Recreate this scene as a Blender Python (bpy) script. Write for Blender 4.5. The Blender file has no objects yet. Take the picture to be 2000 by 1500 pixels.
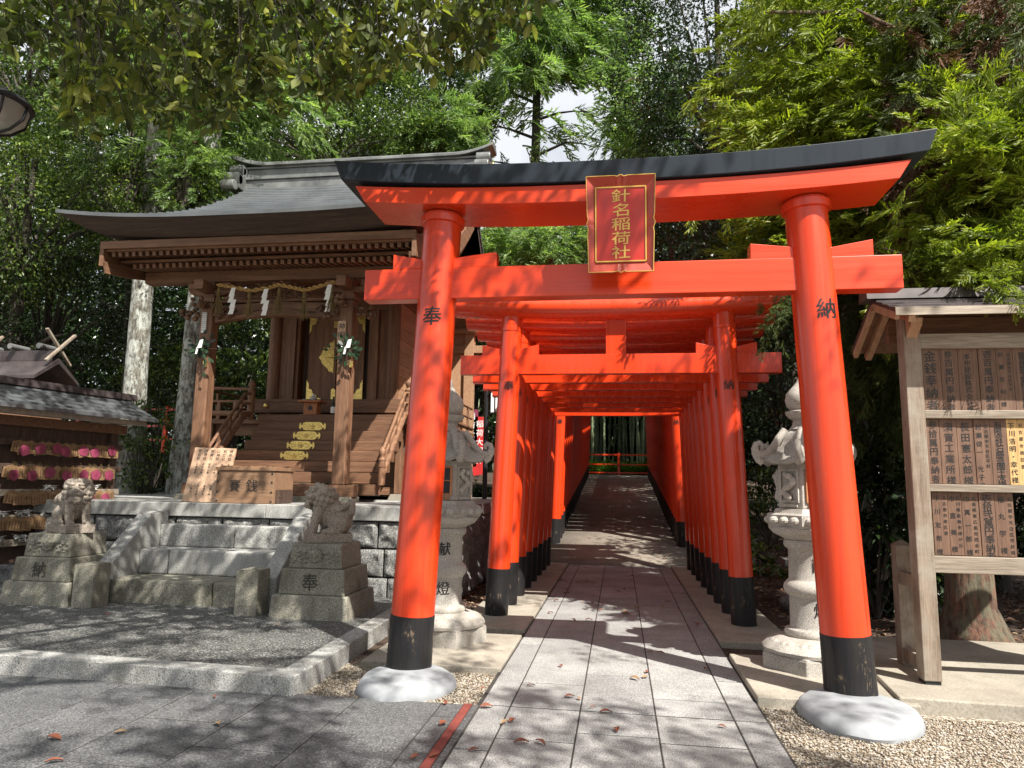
import bpy, bmesh, math, random
import numpy as np
from mathutils import Vector, Matrix, noise as mnoise

S = bpy.context.scene
R = math.radians
# ------------------------------------------------------------------ camera
FPX, EYE = 1387.0, 1.45
YAW, PITCH, ROLL = R(8.6), R(8.0), 0.0165
cd = bpy.data.cameras.new('camera'); cam = bpy.data.objects.new('camera', cd)
S.collection.objects.link(cam)
cam.location = (0, 0, EYE)
CM = Matrix.Rotation(YAW, 3, 'Z') @ Matrix.Rotation(R(90) + PITCH, 3, 'X') @ Matrix.Rotation(ROLL, 3, 'Z')
cam.rotation_euler = CM.to_euler()
cd.sensor_width = 36; cd.lens = FPX / 2000 * 36
cd.clip_start = .05; cd.clip_end = 800
S.camera = cam
# ------------------------------------------------------------------ light
SUN = Vector((.60, -.58, 1.0)).normalized()      # towards the sun
elev = math.asin(SUN.z)
w = bpy.data.worlds.new('World'); S.world = w; w.use_nodes = True
nt = w.node_tree; bg = nt.nodes['Background']
sky = nt.nodes.new('ShaderNodeTexSky'); sky.sky_type = 'NISHITA'; sky.sun_disc = False
sky.sun_elevation = elev; sky.sun_rotation = math.atan2(SUN.x, SUN.y)
sky.dust_density = 2.5; sky.air_density = 1.0
tcw = nt.nodes.new('ShaderNodeTexCoord'); cn = nt.nodes.new('ShaderNodeTexNoise'); cn.inputs['Scale'].default_value = 2.2; cn.inputs['Detail'].default_value = 6
nt.links.new(tcw.outputs['Generated'], cn.inputs[0])
cr = nt.nodes.new('ShaderNodeValToRGB'); cr.color_ramp.elements[0].position = .36; cr.color_ramp.elements[1].position = .52
cr.color_ramp.elements[0].color = (.25, .25, .25, 1); nt.links.new(cn.outputs[0], cr.inputs[0])
cm_ = nt.nodes.new('ShaderNodeMix'); cm_.data_type = 'RGBA'; nt.links.new(cr.outputs[0], cm_.inputs[0])      # thin bright clouds
nt.links.new(sky.outputs[0], cm_.inputs[6]); cm_.inputs[7].default_value = (8.6, 8.9, 9.4, 1)
nt.links.new(cm_.outputs[2], bg.inputs[0]); bg.inputs[1].default_value = .052
sl = bpy.data.lights.new('sun', 'SUN'); so = bpy.data.objects.new('sun', sl); S.collection.objects.link(so)
sl.energy = 5.0; sl.angle = R(.53); sl.color = (1, .95, .87)
so.rotation_euler = SUN.to_track_quat('Z', 'Y').to_euler()
S.view_settings.view_transform = 'Standard'; S.view_settings.look = 'None'
S.view_settings.exposure = 1.06; S.view_settings.gamma = 1
S.cycles.max_bounces = 6; S.cycles.diffuse_bounces = 3; S.cycles.transmission_bounces = 3
S.cycles.glossy_bounces = 3; S.cycles.transparent_max_bounces = 4
S.cycles.caustics_reflective = False; S.cycles.caustics_refractive = False

def ray(px, py): return CM @ Vector(((px - 1000) / FPX, (750 - py) / FPX, -1.0))
def at(px, py, Y):
    d = ray(px, py); return Vector((0, 0, EYE)) + d * (Y / d.y)
def atz(px, py, z=0.0):
    d = ray(px, py); return Vector((0, 0, EYE)) + d * ((z - EYE) / d.z)
# ------------------------------------------------------------------ helpers
def tag(o, label=None, cat=None, group=None, kind=None):
    if label: o['label'] = label
    if cat: o['category'] = cat
    if group: o['group'] = group
    if kind: o['kind'] = kind
    return o
def thing(name, label, cat, loc=(0, 0, 0), group=None):
    o = bpy.data.objects.new(name, None); S.collection.objects.link(o)
    o.location = loc; o.empty_display_size = .1
    return tag(o, label, cat, group)
def wloc(o):
    v = Vector((0, 0, 0))
    while o is not None: v += o.location; o = o.parent
    return v
def link_mesh(name, me, mat, parent=None, bevel=0.0, smooth=False):
    if mat: me.materials.append(mat)
    o = bpy.data.objects.new(name, me); S.collection.objects.link(o)
    if parent: o.parent = parent
    if smooth: me.polygons.foreach_set('use_smooth', [True] * len(me.polygons))
    if bevel:
        b = o.modifiers.new('bevel', 'BEVEL'); b.width = bevel; b.segments = 2; b.limit_method = 'ANGLE'; b.angle_limit = R(35)
    return o
def copy_tree(o, parent=None):
    c = o.copy(); S.collection.objects.link(c)
    if parent is not None: c.parent = parent
    for ch in list(o.children): copy_tree(ch, c)
    return c

class MB:
    def __init__(s): s.v = []; s.f = []
    def add(s, vs, fs, M=None):
        n = len(s.v)
        s.v += [tuple(M @ Vector(p)) if M else tuple(p) for p in vs]
        s.f += [tuple(i + n for i in f) for f in fs]
        return s
    def box(s, x0, x1, y0, y1, z0, z1, M=None):
        v = [(x, y, z) for z in (z0, z1) for y in (y0, y1) for x in (x0, x1)]
        return s.add(v, [(0, 2, 3, 1), (4, 5, 7, 6), (0, 1, 5, 4), (1, 3, 7, 5), (3, 2, 6, 7), (2, 0, 4, 6)], M)
    def bar(s, a, b, wd, h, up=(0, 0, 1), M=None):
        a = Vector(a); b = Vector(b); d = (b - a); L = d.length; d.normalize()
        x = d.cross(Vector(up)).normalized(); z = x.cross(d)
        m = Matrix((x, d, z)).transposed().to_4x4(); m.translation = a
        if M: m = M @ m
        return s.box(-wd / 2, wd / 2, 0, L, -h / 2, h / 2, m)
    def tube(s, pts, rs, n=12, M=None, cap=True):
        pts = [Vector(p) for p in pts]
        if not isinstance(rs, (list, tuple)): rs = [rs] * len(pts)
        vs = []; fs = []; prev = None
        for i, p in enumerate(pts):
            t = (pts[min(i + 1, len(pts) - 1)] - pts[max(i - 1, 0)]).normalized()
            if prev is None:
                x = t.orthogonal().normalized()
            else: x = (prev - t * prev.dot(t)).normalized()
            prev = x; y = t.cross(x)
            for k in range(n):
                a = 2 * math.pi * k / n
                vs.append(p + (x * math.cos(a) + y * math.sin(a)) * rs[i])
        for i in range(len(pts) - 1):
            for k in range(n):
                fs.append((i * n + k, i * n + (k + 1) % n, (i + 1) * n + (k + 1) % n, (i + 1) * n + k))
        if cap:
            fs.append(tuple(reversed(range(n)))); fs.append(tuple((len(pts) - 1) * n + k for k in range(n)))
        return s.add(vs, fs, M)
    def lathe(s, prof, n=24, M=None, rmod=None):
        vs = []; fs = []
        for (r, z) in prof:
            for k in range(n):
                a = 2 * math.pi * k / n
                q = r * (rmod(a, z) if rmod else 1)
                vs.append((q * math.cos(a), q * math.sin(a), z))
        m = len(prof)
        for i in range(m - 1):
            for k in range(n):
                fs.append((i * n + k, i * n + (k + 1) % n, (i + 1) * n + (k + 1) % n, (i + 1) * n + k))
        fs.append(tuple(reversed(range(n)))); fs.append(tuple((m - 1) * n + k for k in range(n)))
        return s.add(vs, fs, M)
    def prism(s, poly, d0, d1, axis='y', M=None):
        """poly of 2-D points, extruded along axis (y: poly is x,z; x: poly is y,z; z: poly is x,y)"""
        def mk(p, d):
            return {'y': (p[0], d, p[1]), 'x': (d, p[0], p[1]), 'z': (p[0], p[1], d)}[axis]
        n = len(poly)
        vs = [mk(p, d0) for p in poly] + [mk(p, d1) for p in poly]
        fs = [tuple(range(n)), tuple(reversed(range(n, 2 * n)))] + [(i, i + n, (i + 1) % n + n, (i + 1) % n) for i in range(n)]
        return s.add(vs, fs, M)
    def sphere(s, c, r, n=10, m=7, M=None):
        if not isinstance(r, (list, tuple)): r = (r, r, r)
        vs = [(c[0], c[1], c[2] - r[2])]; fs = []
        for j in range(1, m):
            t = math.pi * j / m
            for k in range(n):
                a = 2 * math.pi * k / n
                vs.append((c[0] + r[0] * math.sin(t) * math.cos(a), c[1] + r[1] * math.sin(t) * math.sin(a), c[2] - r[2] * math.cos(t)))
        vs.append((c[0], c[1], c[2] + r[2]))
        for k in range(n): fs.append((0, 1 + (k + 1) % n, 1 + k))
        for j in range(m - 2):
            for k in range(n):
                a = 1 + j * n
                fs.append((a + k, a + (k + 1) % n, a + n + (k + 1) % n, a + n + k))
        a = 1 + (m - 2) * n; t = len(vs) - 1
        for k in range(n): fs.append((a + k, a + (k + 1) % n, t))
        return s.add(vs, fs, M)
    def build(s, name, mat, parent=None, bevel=0.0, smooth=False):
        off = wloc(parent) if parent is not None else Vector((0, 0, 0))
        me = bpy.data.meshes.new(name)
        me.from_pydata([(v[0] - off.x, v[1] - off.y, v[2] - off.z) for v in s.v], [], s.f)
        bm = bmesh.new(); bm.from_mesh(me); bmesh.ops.recalc_face_normals(bm, faces=bm.faces); bm.to_mesh(me); bm.free()
        o = link_mesh(name, me, mat, parent, bevel, smooth)
        if smooth:
            try: me.set_sharp_from_angle(angle=R(40))
            except Exception: pass
        return o

def np_mesh(name, V, F, mat, parent=None, smooth=False):
    """V (n,3), F (m,k) arrays of equal-sized faces"""
    me = bpy.data.meshes.new(name)
    V = np.asarray(V, dtype=np.float32); F = np.asarray(F, dtype=np.int32)
    if parent is not None: V = V - np.array(wloc(parent), dtype=np.float32)
    me.vertices.add(len(V)); me.vertices.foreach_set('co', V.ravel())
    k = F.shape[1]
    me.loops.add(F.size); me.loops.foreach_set('vertex_index', F.ravel())
    me.polygons.add(len(F)); me.polygons.foreach_set('loop_start', np.arange(0, F.size, k, dtype=np.int32))
    me.polygons.foreach_set('loop_total', np.full(len(F), k, dtype=np.int32))
    me.update(calc_edges=True); me.validate()
    return link_mesh(name, me, mat, parent, smooth=smooth)

# ------------------------------------------------------------------ materials
def mat_new(name):
    m = bpy.data.materials.new(name); m.use_nodes = True
    n = m.node_tree.nodes; l = m.node_tree.links
    return m, n, l, n['Principled BSDF']
def tex(n, kind, scale, detail=3, rough=.55):
    t = n.new(kind); t.inputs['Scale'].default_value = scale
    if kind == 'ShaderNodeTexNoise':
        t.inputs['Detail'].default_value = detail; t.inputs['Roughness'].default_value = rough
    return t
def ramp(n, l, src, stops):
    r = n.new('ShaderNodeValToRGB'); e = r.color_ramp.elements
    while len(e) < len(stops): e.new(.5)
    for i, (p, c) in enumerate(stops):
        e[i].position = p; e[i].color = (*c, 1) if len(c) == 3 else c
    l.new(src, r.inputs[0]); return r
def mixc(n, l, f, a, b, mode='MIX'):
    m = n.new('ShaderNodeMix'); m.data_type = 'RGBA'; m.blend_type = mode
    for s, i in ((f, 0), (a, 6), (b, 7)):
        if hasattr(s, 'links'): l.new(s, m.inputs[i])
        elif i == 0: m.inputs[0].default_value = s
        else: m.inputs[i].default_value = (*s, 1)
    return m.outputs[2]
def coords(n, l, scale=(1, 1, 1), rnd=False):
    tc = n.new('ShaderNodeTexCoord'); mp = n.new('ShaderNodeMapping'); mp.inputs['Scale'].default_value = scale
    l.new(tc.outputs['Object'], mp.inputs[0])
    return mp.outputs[0]
def bump(n, l, b, src, strength, dist=.01):
    bp = n.new('ShaderNodeBump'); bp.inputs['Strength'].default_value = strength; bp.inputs['Distance'].default_value = dist
    l.new(src, bp.inputs['Height']); l.new(bp.outputs[0], b.inputs['Normal']); return bp

def m_wood(name, c1, c2, axis='z', rough=.65, scale=1.0, weather=None):
    m, n, l, b = mat_new(name)
    sc = {'x': (.5, 9, 9), 'y': (9, .5, 9), 'z': (9, 9, .5)}[axis]
    co = coords(n, l, tuple(v * scale for v in sc))
    t = tex(n, 'ShaderNodeTexNoise', 2.2, 5, .62); l.new(co, t.inputs[0])
    co2 = coords(n, l, tuple(v * 5 * scale for v in sc))
    t2 = tex(n, 'ShaderNodeTexNoise', 2.5, 3); l.new(co2, t2.inputs[0])
    r = ramp(n, l, t.outputs[0], [(.32, c1), (.68, c2)])
    r2 = ramp(n, l, t2.outputs[0], [(.35, (.55, .52, .5)), (.6, (1, 1, 1))])
    c = mixc(n, l, .75, r.outputs[0], r2.outputs[0], 'MULTIPLY')
    ri = n.new('ShaderNodeNewGeometry')
    rr = ramp(n, l, ri.outputs['Random Per Island'], [(0, (.78, .78, .78)), (1, (1.1, 1.08, 1.05))])
    c = mixc(n, l, 1.0, c, rr.outputs[0], 'MULTIPLY')
    if weather:
        co3 = coords(n, l); t3 = tex(n, 'ShaderNodeTexNoise', 3.1, 5, .7); l.new(co3, t3.inputs[0])
        r3 = ramp(n, l, t3.outputs[0], [(.45, (0, 0, 0)), (.68, (1, 1, 1))])
        c = mixc(n, l, r3.outputs[0], c, weather)
    l.new(c, b.inputs['Base Color']); b.inputs['Roughness'].default_value = rough
    bump(n, l, b, t2.outputs[0], .35, .004); return m

def m_paint(name, col, dark, rough=.28, coat=.4, streak=.35, sx=6, sz=.25, scuff=None):
    m, n, l, b = mat_new(name)
    co = coords(n, l, (sx if sz < sx else .3, sx, sz)); t = tex(n, 'ShaderNodeTexNoise', 2.5, 5, .65); l.new(co, t.inputs[0])
    r = ramp(n, l, t.outputs[0], [(.35, dark), (.62, col)])
    c = mixc(n, l, streak, col, r.outputs[0])
    l.new(c, b.inputs['Base Color'])
    rr = ramp(n, l, t.outputs[0], [(.3, (rough * .7,) * 3), (.7, (rough * 1.6,) * 3)]); l.new(rr.outputs[0], b.inputs['Roughness'])
    b.inputs['Specular IOR Level'].default_value = .5 if coat > .15 else .28; b.inputs['Coat Weight'].default_value = coat; b.inputs['Coat Roughness'].default_value = .15
    co2 = coords(n, l, (3, 3, 1)); t2 = tex(n, 'ShaderNodeTexNoise', 6, 2); l.new(co2, t2.inputs[0])
    if scuff:
        co3 = coords(n, l, (1, 1, .35)); t3 = tex(n, 'ShaderNodeTexNoise', 60, 4, .8); l.new(co3, t3.inputs[0]); t4 = tex(n, 'ShaderNodeTexNoise', 3.5, 3); l.new(co2, t4.inputs[0])
        mu = n.new('ShaderNodeMath'); mu.operation = 'MULTIPLY'; l.new(t3.outputs[0], mu.inputs[0]); l.new(t4.outputs[0], mu.inputs[1])
        r3 = ramp(n, l, mu.outputs[0], [(.33, (0, 0, 0)), (.40, (1, 1, 1))]); c = mixc(n, l, r3.outputs[0], c, scuff); l.new(c, b.inputs['Base Color'])
    bump(n, l, b, t2.outputs[0], .02, .006); return m

def m_granite(name, base, dark, lite, scale=150, stain=None, stain_amt=.5, rough=.8, bmp=.25, big=1.6):
    m, n, l, b = mat_new(name)
    co = coords(n, l)
    t = tex(n, 'ShaderNodeTexNoise', scale, 2, .7); l.new(co, t.inputs[0])
    r = ramp(n, l, t.outputs[0], [(.36, dark), (.47, base), (.56, base), (.66, lite)])
    t2 = tex(n, 'ShaderNodeTexNoise', big, 5, .65); l.new(co, t2.inputs[0])
    r2 = ramp(n, l, t2.outputs[0], [(.3, (.7, .7, .69)), (.7, (1.12, 1.12, 1.1))])
    c = mixc(n, l, 1.0, r.outputs[0], r2.outputs[0], 'MULTIPLY')
    g = n.new('ShaderNodeNewGeometry')
    rr = ramp(n, l, g.outputs['Random Per Island'], [(0, (.85, .85, .86)), (1, (1.1, 1.09, 1.08))])
    c = mixc(n, l, 1.0, c, rr.outputs[0], 'MULTIPLY')
    if stain:
        co3 = coords(n, l, (1, 1, .45)); t3 = tex(n, 'ShaderNodeTexNoise', 5, 6, .75); l.new(co3, t3.inputs[0])
        r3 = ramp(n, l, t3.outputs[0], [(.48, (0, 0, 0)), (.7, (stain_amt,) * 3)])
        c = mixc(n, l, r3.outputs[0], c, stain)
    l.new(c, b.inputs['Base Color']); b.inputs['Roughness'].default_value = rough
    bump(n, l, b, t.outputs[0], bmp, .004); return m

def m_plain(name, col, rough=.6, metal=0.0, var=.15, scale=8, bmp=.1):
    m, n, l, b = mat_new(name)
    co = coords(n, l); t = tex(n, 'ShaderNodeTexNoise', scale, 4, .6); l.new(co, t.inputs[0])
    r = ramp(n, l, t.outputs[0], [(.3, tuple(v * (1 - var * 1.5) for v in col)), (.7, tuple(min(1, v * (1 + var)) for v in col))])
    l.new(r.outputs[0], b.inputs['Base Color']); b.inputs['Roughness'].default_value = rough; b.inputs['Metallic'].default_value = metal
    if bmp: bump(n, l, b, t.outputs[0], bmp, .004)
    return m

def m_leaf(name, c1, c2, c3=None, trans=.35, rough=.42, clump=.8):
    m, n, l, b = mat_new(name)
    g = n.new('ShaderNodeNewGeometry')
    st = [(0, c1), (.55, c2), (1, c3 or c2)]
    r = ramp(n, l, g.outputs['Random Per Island'], st)
    co = coords(n, l); t = tex(n, 'ShaderNodeTexNoise', clump, 3); l.new(co, t.inputs[0])
    r2 = ramp(n, l, t.outputs[0], [(.35, (.6, .66, .6)), (.65, (1.2, 1.15, 1.0))])
    c = mixc(n, l, 1.0, r.outputs[0], r2.outputs[0], 'MULTIPLY')
    l.new(c, b.inputs['Base Color']); b.inputs['Roughness'].default_value = rough
    tr = n.new('ShaderNodeBsdfTranslucent')
    c2_ = mixc(n, l, 1.0, c, (1.35, 1.5, .7), 'MULTIPLY'); l.new(c2_, tr.inputs[0])
    mx = n.new('ShaderNodeMixShader'); mx.inputs[0].default_value = trans
    l.new(b.outputs[0], mx.inputs[1]); l.new(tr.outputs[0], mx.inputs[2])
    l.new(mx.outputs[0], n['Material Output'].inputs[0]); return m

def m_bark(name, c1, c2, c3, scale=6):
    m, n, l, b = mat_new(name)
    co = coords(n, l, (scale, scale, scale * .22)); t = tex(n, 'ShaderNodeTexNoise', 2.5, 6, .72); l.new(co, t.inputs[0])
    co2 = coords(n, l, (3, 3, 1.6)); t2 = tex(n, 'ShaderNodeTexNoise', 2.3, 6, .78); l.new(co2, t2.inputs[0])
    r = ramp(n, l, t.outputs[0], [(.36, c1), (.58, c2)])
    r2 = ramp(n, l, t2.outputs[0], [(.46, (0, 0, 0)), (.55, (1, 1, 1))])
    c = mixc(n, l, r2.outputs[0], r.outputs[0], c3)
    c = mixc(n, l, .6, c, ramp(n, l, t.outputs[0], [(.35, (.3, .3, .3)), (.55, (1, 1, 1))]).outputs[0], 'MULTIPLY')
    l.new(c, b.inputs['Base Color']); b.inputs['Roughness'].default_value = .9
    bump(n, l, b, t.outputs[0], .8, .03); return m

VERM = m_paint('vermilion_paint', (.70, .052, .008), (.46, .028, .008), streak=.55)
VERMX = m_paint('vermilion_beam_paint', (.70, .052, .008), (.52, .032, .008), streak=.4, sx=1, sz=7)
VERM2 = m_paint('vermilion_gloss', (.70, .050, .009), (.56, .036, .008), rough=.25, streak=.25)
BLACKP = m_paint('black_paint', (.010, .010, .012), (.032, .027, .022), rough=.45, coat=.1, streak=.5, sx=14, sz=1.2, scuff=(.16, .12, .08))
KAPPA = m_paint('black_metal_cap', (.018, .027, .040), (.030, .036, .044), rough=.42, coat=.08, streak=.5)
WHITE = m_plain('white_concrete', (.31, .325, .34), .9, var=.22, scale=3.5, bmp=.6)
INK = m_plain('black_ink', (.012, .012, .012), .5, var=0, bmp=0)
GOLDP = m_plain('gold_leaf_paint', (.75, .48, .12), .45, .35, var=.15)
GOLD = m_plain('gilt_metal', (.90, .62, .20), .34, .9, var=.25, scale=40, bmp=.8)
PLQ = m_paint('plaque_red', (.50, .018, .008), (.42, .014, .006), rough=.4, streak=.2)
PLF = m_paint('plaque_frame_red', (.42, .045, .022), (.33, .035, .018), rough=.35, streak=.3)
GRAN = m_granite('light_granite', (.40, .40, .385), (.10, .10, .10), (.66, .66, .64), 110, stain=(.13, .12, .085), stain_amt=.55)
GRANW = m_granite('weathered_granite', (.30, .285, .23), (.07, .065, .05), (.50, .48, .42), 110, stain=(.085, .082, .045), stain_amt=.75)
LIONST = m_granite('lion_sandstone', (.36, .31, .26), (.12, .095, .07), (.47, .41, .35), 90, stain=(.15, .125, .095), stain_amt=.6, bmp=.6)
BLOCK = m_granite('rough_blocks', (.22, .22, .215), (.05, .05, .05), (.45, .45, .43), 60, stain=(.06, .055, .045), stain_amt=.7, bmp=.8)
SLAB = m_granite('granite_slabs', (.335, .335, .33), (.10, .10, .10), (.59, .59, .58), 120, stain=(.14, .13, .12), stain_amt=.35, rough=.75)
SLABD = m_granite('dark_granite_slabs', (.115, .118, .122), (.03, .03, .032), (.28, .28, .285), 100, stain=(.08, .08, .08), stain_amt=.4, rough=.7)
LANT = m_granite('lantern_granite', (.46, .43, .39), (.17, .155, .135), (.62, .60, .56), 160, stain=(.22, .19, .14), stain_amt=.55)
AGG = m_granite('washed_aggregate', (.095, .098, .095), (.015, .015, .015), (.46, .45, .42), 62, stain=(.05, .05, .045), stain_amt=.5, bmp=1.0)
CONC = m_granite('concrete', (.40, .36, .30), (.30, .27, .22), (.46, .43, .37), 60, stain=(.2, .18, .13), stain_amt=.6)
CONCP = m_granite('concrete_path', (.25, .215, .175), (.16, .14, .12), (.33, .30, .26), 70, stain=(.13, .11, .08), stain_amt=.6)
JOINT = m_plain('joint_mortar', (.045, .04, .035), .95)
REDTILE = m_plain('red_guide_strip', (.20, .045, .035), .7, var=.2)
CEDAR = m_wood('aged_cedar', (.150, .072, .038), (.31, .165, .092))
CEDARX = m_wood('aged_cedar_beam', (.145, .070, .037), (.285, .150, .082), 'x')
CEDARY = m_wood('aged_cedar_rafter', (.145, .070, .037), (.29, .155, .085), 'y')
PALEC = m_wood('pale_side_boards', (.40, .22, .12), (.52, .32, .19), 'y')  # pale rear hall timber; on the shrine side walls the paleness is painted sunlight
GREYW = m_wood('weathered_grey_wood', (.20, .15, .11), (.36, .29, .22), 'z', weather=(.30, .27, .22))
GREYWX = m_wood('weathered_grey_beam', (.26, .215, .165), (.44, .38, .31), 'x')
PLANK = m_wood('name_plank_wood', (.14, .073, .046), (.24, .14, .09), 'z')
PLANKN = m_wood('fresh_plank_wood', (.62, .38, .15), (.74, .49, .21), 'z')
NOTICE = m_wood('notice_board_wood', (.62, .40, .26), (.72, .49, .33), 'z')
BOXW = m_wood('offering_box_wood', (.26, .15, .085), (.34, .205, .12), 'x')
STANDW = m_wood('orange_stand_wood', (.42, .16, .06), (.52, .22, .09), 'z')
EMAW = m_wood('ema_wood', (.27, .15, .07), (.40, .25, .13), 'x')
DARKW = m_wood('dark_rack_wood', (.06, .035, .025), (.12, .075, .055), 'z')
BRACK = m_wood('bracket_wood', (.38, .22, .12), (.52, .33, .2), 'z')
THATCH = m_wood('layered_bark_eave', (.045, .030, .022), (.085, .060, .045), 'x', rough=.9)
COPPER = m_plain('weathered_copper_roof', (.15, .162, .168), .38, .4, var=.18, scale=2.2, bmp=.1)
RIDGEM = m_plain('ridge_copper', (.20, .205, .20), .42, .4, var=.3, scale=3)
PANR = m_plain('brown_metal_roof', (.075, .06, .06), .4, .3, var=.35, scale=4)
ROPE = m_plain('straw_rope', (.42, .26, .09), .9, var=.3, scale=60, bmp=.8)
STRAW = m_plain('dry_straw', (.17, .115, .045), .9, var=.3, scale=30)
PAPER = m_plain('white_paper', (.80, .80, .78), .8, var=.04)
CARVE = m_wood('carved_wood', (.10, .05, .028), (.22, .12, .065), 'x')
PINK = m_plain('pink_plaque', (.22, .035, .075), .6, var=.2)
GLASSD = m_plain('dark_bottle_glass', (.012, .02, .010), .08, 0, var=.1)
IRON = m_plain('dark_iron', (.03, .032, .036), .4, .5)
PORC = m_plain('white_porcelain', (.55, .57, .58), .25)
SOIL = m_plain('shaded_soil', (.075, .052, .035), .95, var=.45, scale=9, bmp=1)
# ------------------------------------------------------------------ ground
def G(y):
    if y < 13.2: return 0.0
    if y < 14.8: return .24 * (y - 13.2) / 1.6
    if y < 30: return .24 + .106 * (y - 14.8)
    return 1.85 + .02 * (y - 30)
def sm(a, b, x):
    t = min(1, max(0, (x - a) / (b - a))); return t * t * (3 - 2 * t)
def T(x, y):
    g = G(y)
    h = sm(-3.0, -6.5, x) * sm(10.5, 13, y) * max(0, 1.12 - g)
    h += .05 * (mnoise.noise(Vector((x * .6, y * .6, 0)))) * sm(1.9, 3.2, abs(x)) * sm(6, 9, y)
    h += sm(30, 60, y) * .8
    return g + h
def m_ground():
    m, n, l, b = mat_new('gravel_and_leaf_litter')
    co = coords(n, l)
    v = tex(n, 'ShaderNodeTexVoronoi', 55); l.new(co, v.inputs[0])
    hs = n.new('ShaderNodeSeparateColor'); l.new(v.outputs['Color'], hs.inputs[0])
    rg = ramp(n, l, hs.outputs[0], [(0, (.10, .08, .06)), (.4, (.24, .20, .15)), (.8, (.40, .36, .29)), (1, (.55, .5, .43))])
    t = tex(n, 'ShaderNodeTexNoise', 2.2, 5, .7); l.new(co, t.inputs[0])
    t2 = tex(n, 'ShaderNodeTexNoise', 28, 4, .7); l.new(co, t2.inputs[0])
    soil = ramp(n, l, t2.outputs[0], [(.35, (.022, .015, .010)), (.55, (.07, .045, .03)), (.72, (.16, .10, .07))])
    gp = n.new('ShaderNodeSeparateXYZ'); l.new(co, gp.inputs[0])
    mr = n.new('ShaderNodeMapRange'); l.new(gp.outputs['Y'], mr.inputs[0]); mr.inputs[1].default_value = 5.6; mr.inputs[2].default_value = 6.6
    f = n.new('ShaderNodeMath'); f.operation = 'MULTIPLY_ADD'; l.new(t.outputs[0], f.inputs[0]); f.inputs[1].default_value = .9
    l.new(mr.outputs[0], f.inputs[2])
    fr = ramp(n, l, f.outputs[0], [(.55, (0, 0, 0)), (.85, (1, 1, 1))])
    c = mixc(n, l, fr.outputs[0], rg.outputs[0], soil.outputs[0])
    moss = ramp(n, l, t.outputs[0], [(.60, (0, 0, 0)), (.72, (.7, .7, .7))])
    c = mixc(n, l, moss.outputs[0], c, (.035, .045, .012))
    l.new(c, b.inputs['Base Color']); b.inputs['Roughness'].default_value = .95
    bump(n, l, b, v.outputs['Distance'], .8, .01); return m
GROUND = m_ground()
xs = np.concatenate([np.linspace(-200, -32, 8)[:-1], np.arange(-32, 32.1, .5), np.linspace(32, 200, 8)[1:]])
ys = np.concatenate([np.linspace(-120, -10, 5)[:-1], np.arange(-10, 60.1, .5), np.linspace(60, 260, 8)[1:]])
V = [(x, y, T(x, y)) for y in ys for x in xs]
nx = len(xs); F = [(j * nx + i, j * nx + i + 1, (j + 1) * nx + i + 1, (j + 1) * nx + i) for j in range(len(ys) - 1) for i in range(nx - 1)]
tag(np_mesh('ground', V, F, GROUND, smooth=True), kind='structure')

random.seed(5)
# pebbles lying on the gravel (uncountable)
def pebbles(name, spots, n, r0, r1, mat):
    rng = np.random.default_rng(3)
    base = np.array([(1, 0, 0), (-1, 0, 0), (0, 1, 0), (0, -1, 0), (0, 0, 1), (0, 0, -1)], float)
    fc = np.array([(0, 2, 4), (2, 1, 4), (1, 3, 4), (3, 0, 4), (2, 0, 5), (1, 2, 5), (3, 1, 5), (0, 3, 5)])
    Vs = []; Fs = []; k = 0
    for poly_fn, (x0, x1, y0, y1), frac in spots:
        for _ in range(int(n * frac)):
            x = rng.uniform(x0, x1); y = rng.uniform(y0, y1)
            if not poly_fn(x, y): continue
            r = rng.uniform(r0, r1); a = rng.uniform(0, 6.28); q = base * np.array([r * rng.uniform(.8, 1.5), r, r * .65]) * rng.uniform(.8, 1.2, (6, 3))
            c, s = math.cos(a), math.sin(a)
            q = q @ np.array([[c, s, 0], [-s, c, 0], [0, 0, 1]]) + np.array([x, y, r * .3 + rng.uniform(0, .004)])
            Vs.append(q); Fs.append(fc + k); k += 6
    o = np_mesh(name, np.concatenate(Vs), np.concatenate(Fs), mat, smooth=False); return tag(o, kind='stuff')
def m_pebble():
    m, n, l, b = mat_new('pebble_mix'); g = n.new('ShaderNodeNewGeometry')
    r = ramp(n, l, g.outputs['Random Per Island'], [(0, (.09, .07, .05)), (.3, (.25, .19, .13)), (.6, (.36, .31, .24)), (.85, (.46, .43, .38)), (1, (.16, .12, .1))])
    l.new(r.outputs[0], b.inputs['Base Color']); b.inputs['Roughness'].default_value = .85; return m
pebbles('gravel', [(lambda x, y: True, (-2.12, -.92, 4.79, 5.6), .2), (lambda x, y: True, (.92, 4.2, 3.7, 5.15), .8),
                   (lambda x, y: True, (-1.9, -.95, 6.86, 7.1), .05)], 26000, .0045, .011, m_pebble())

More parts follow.
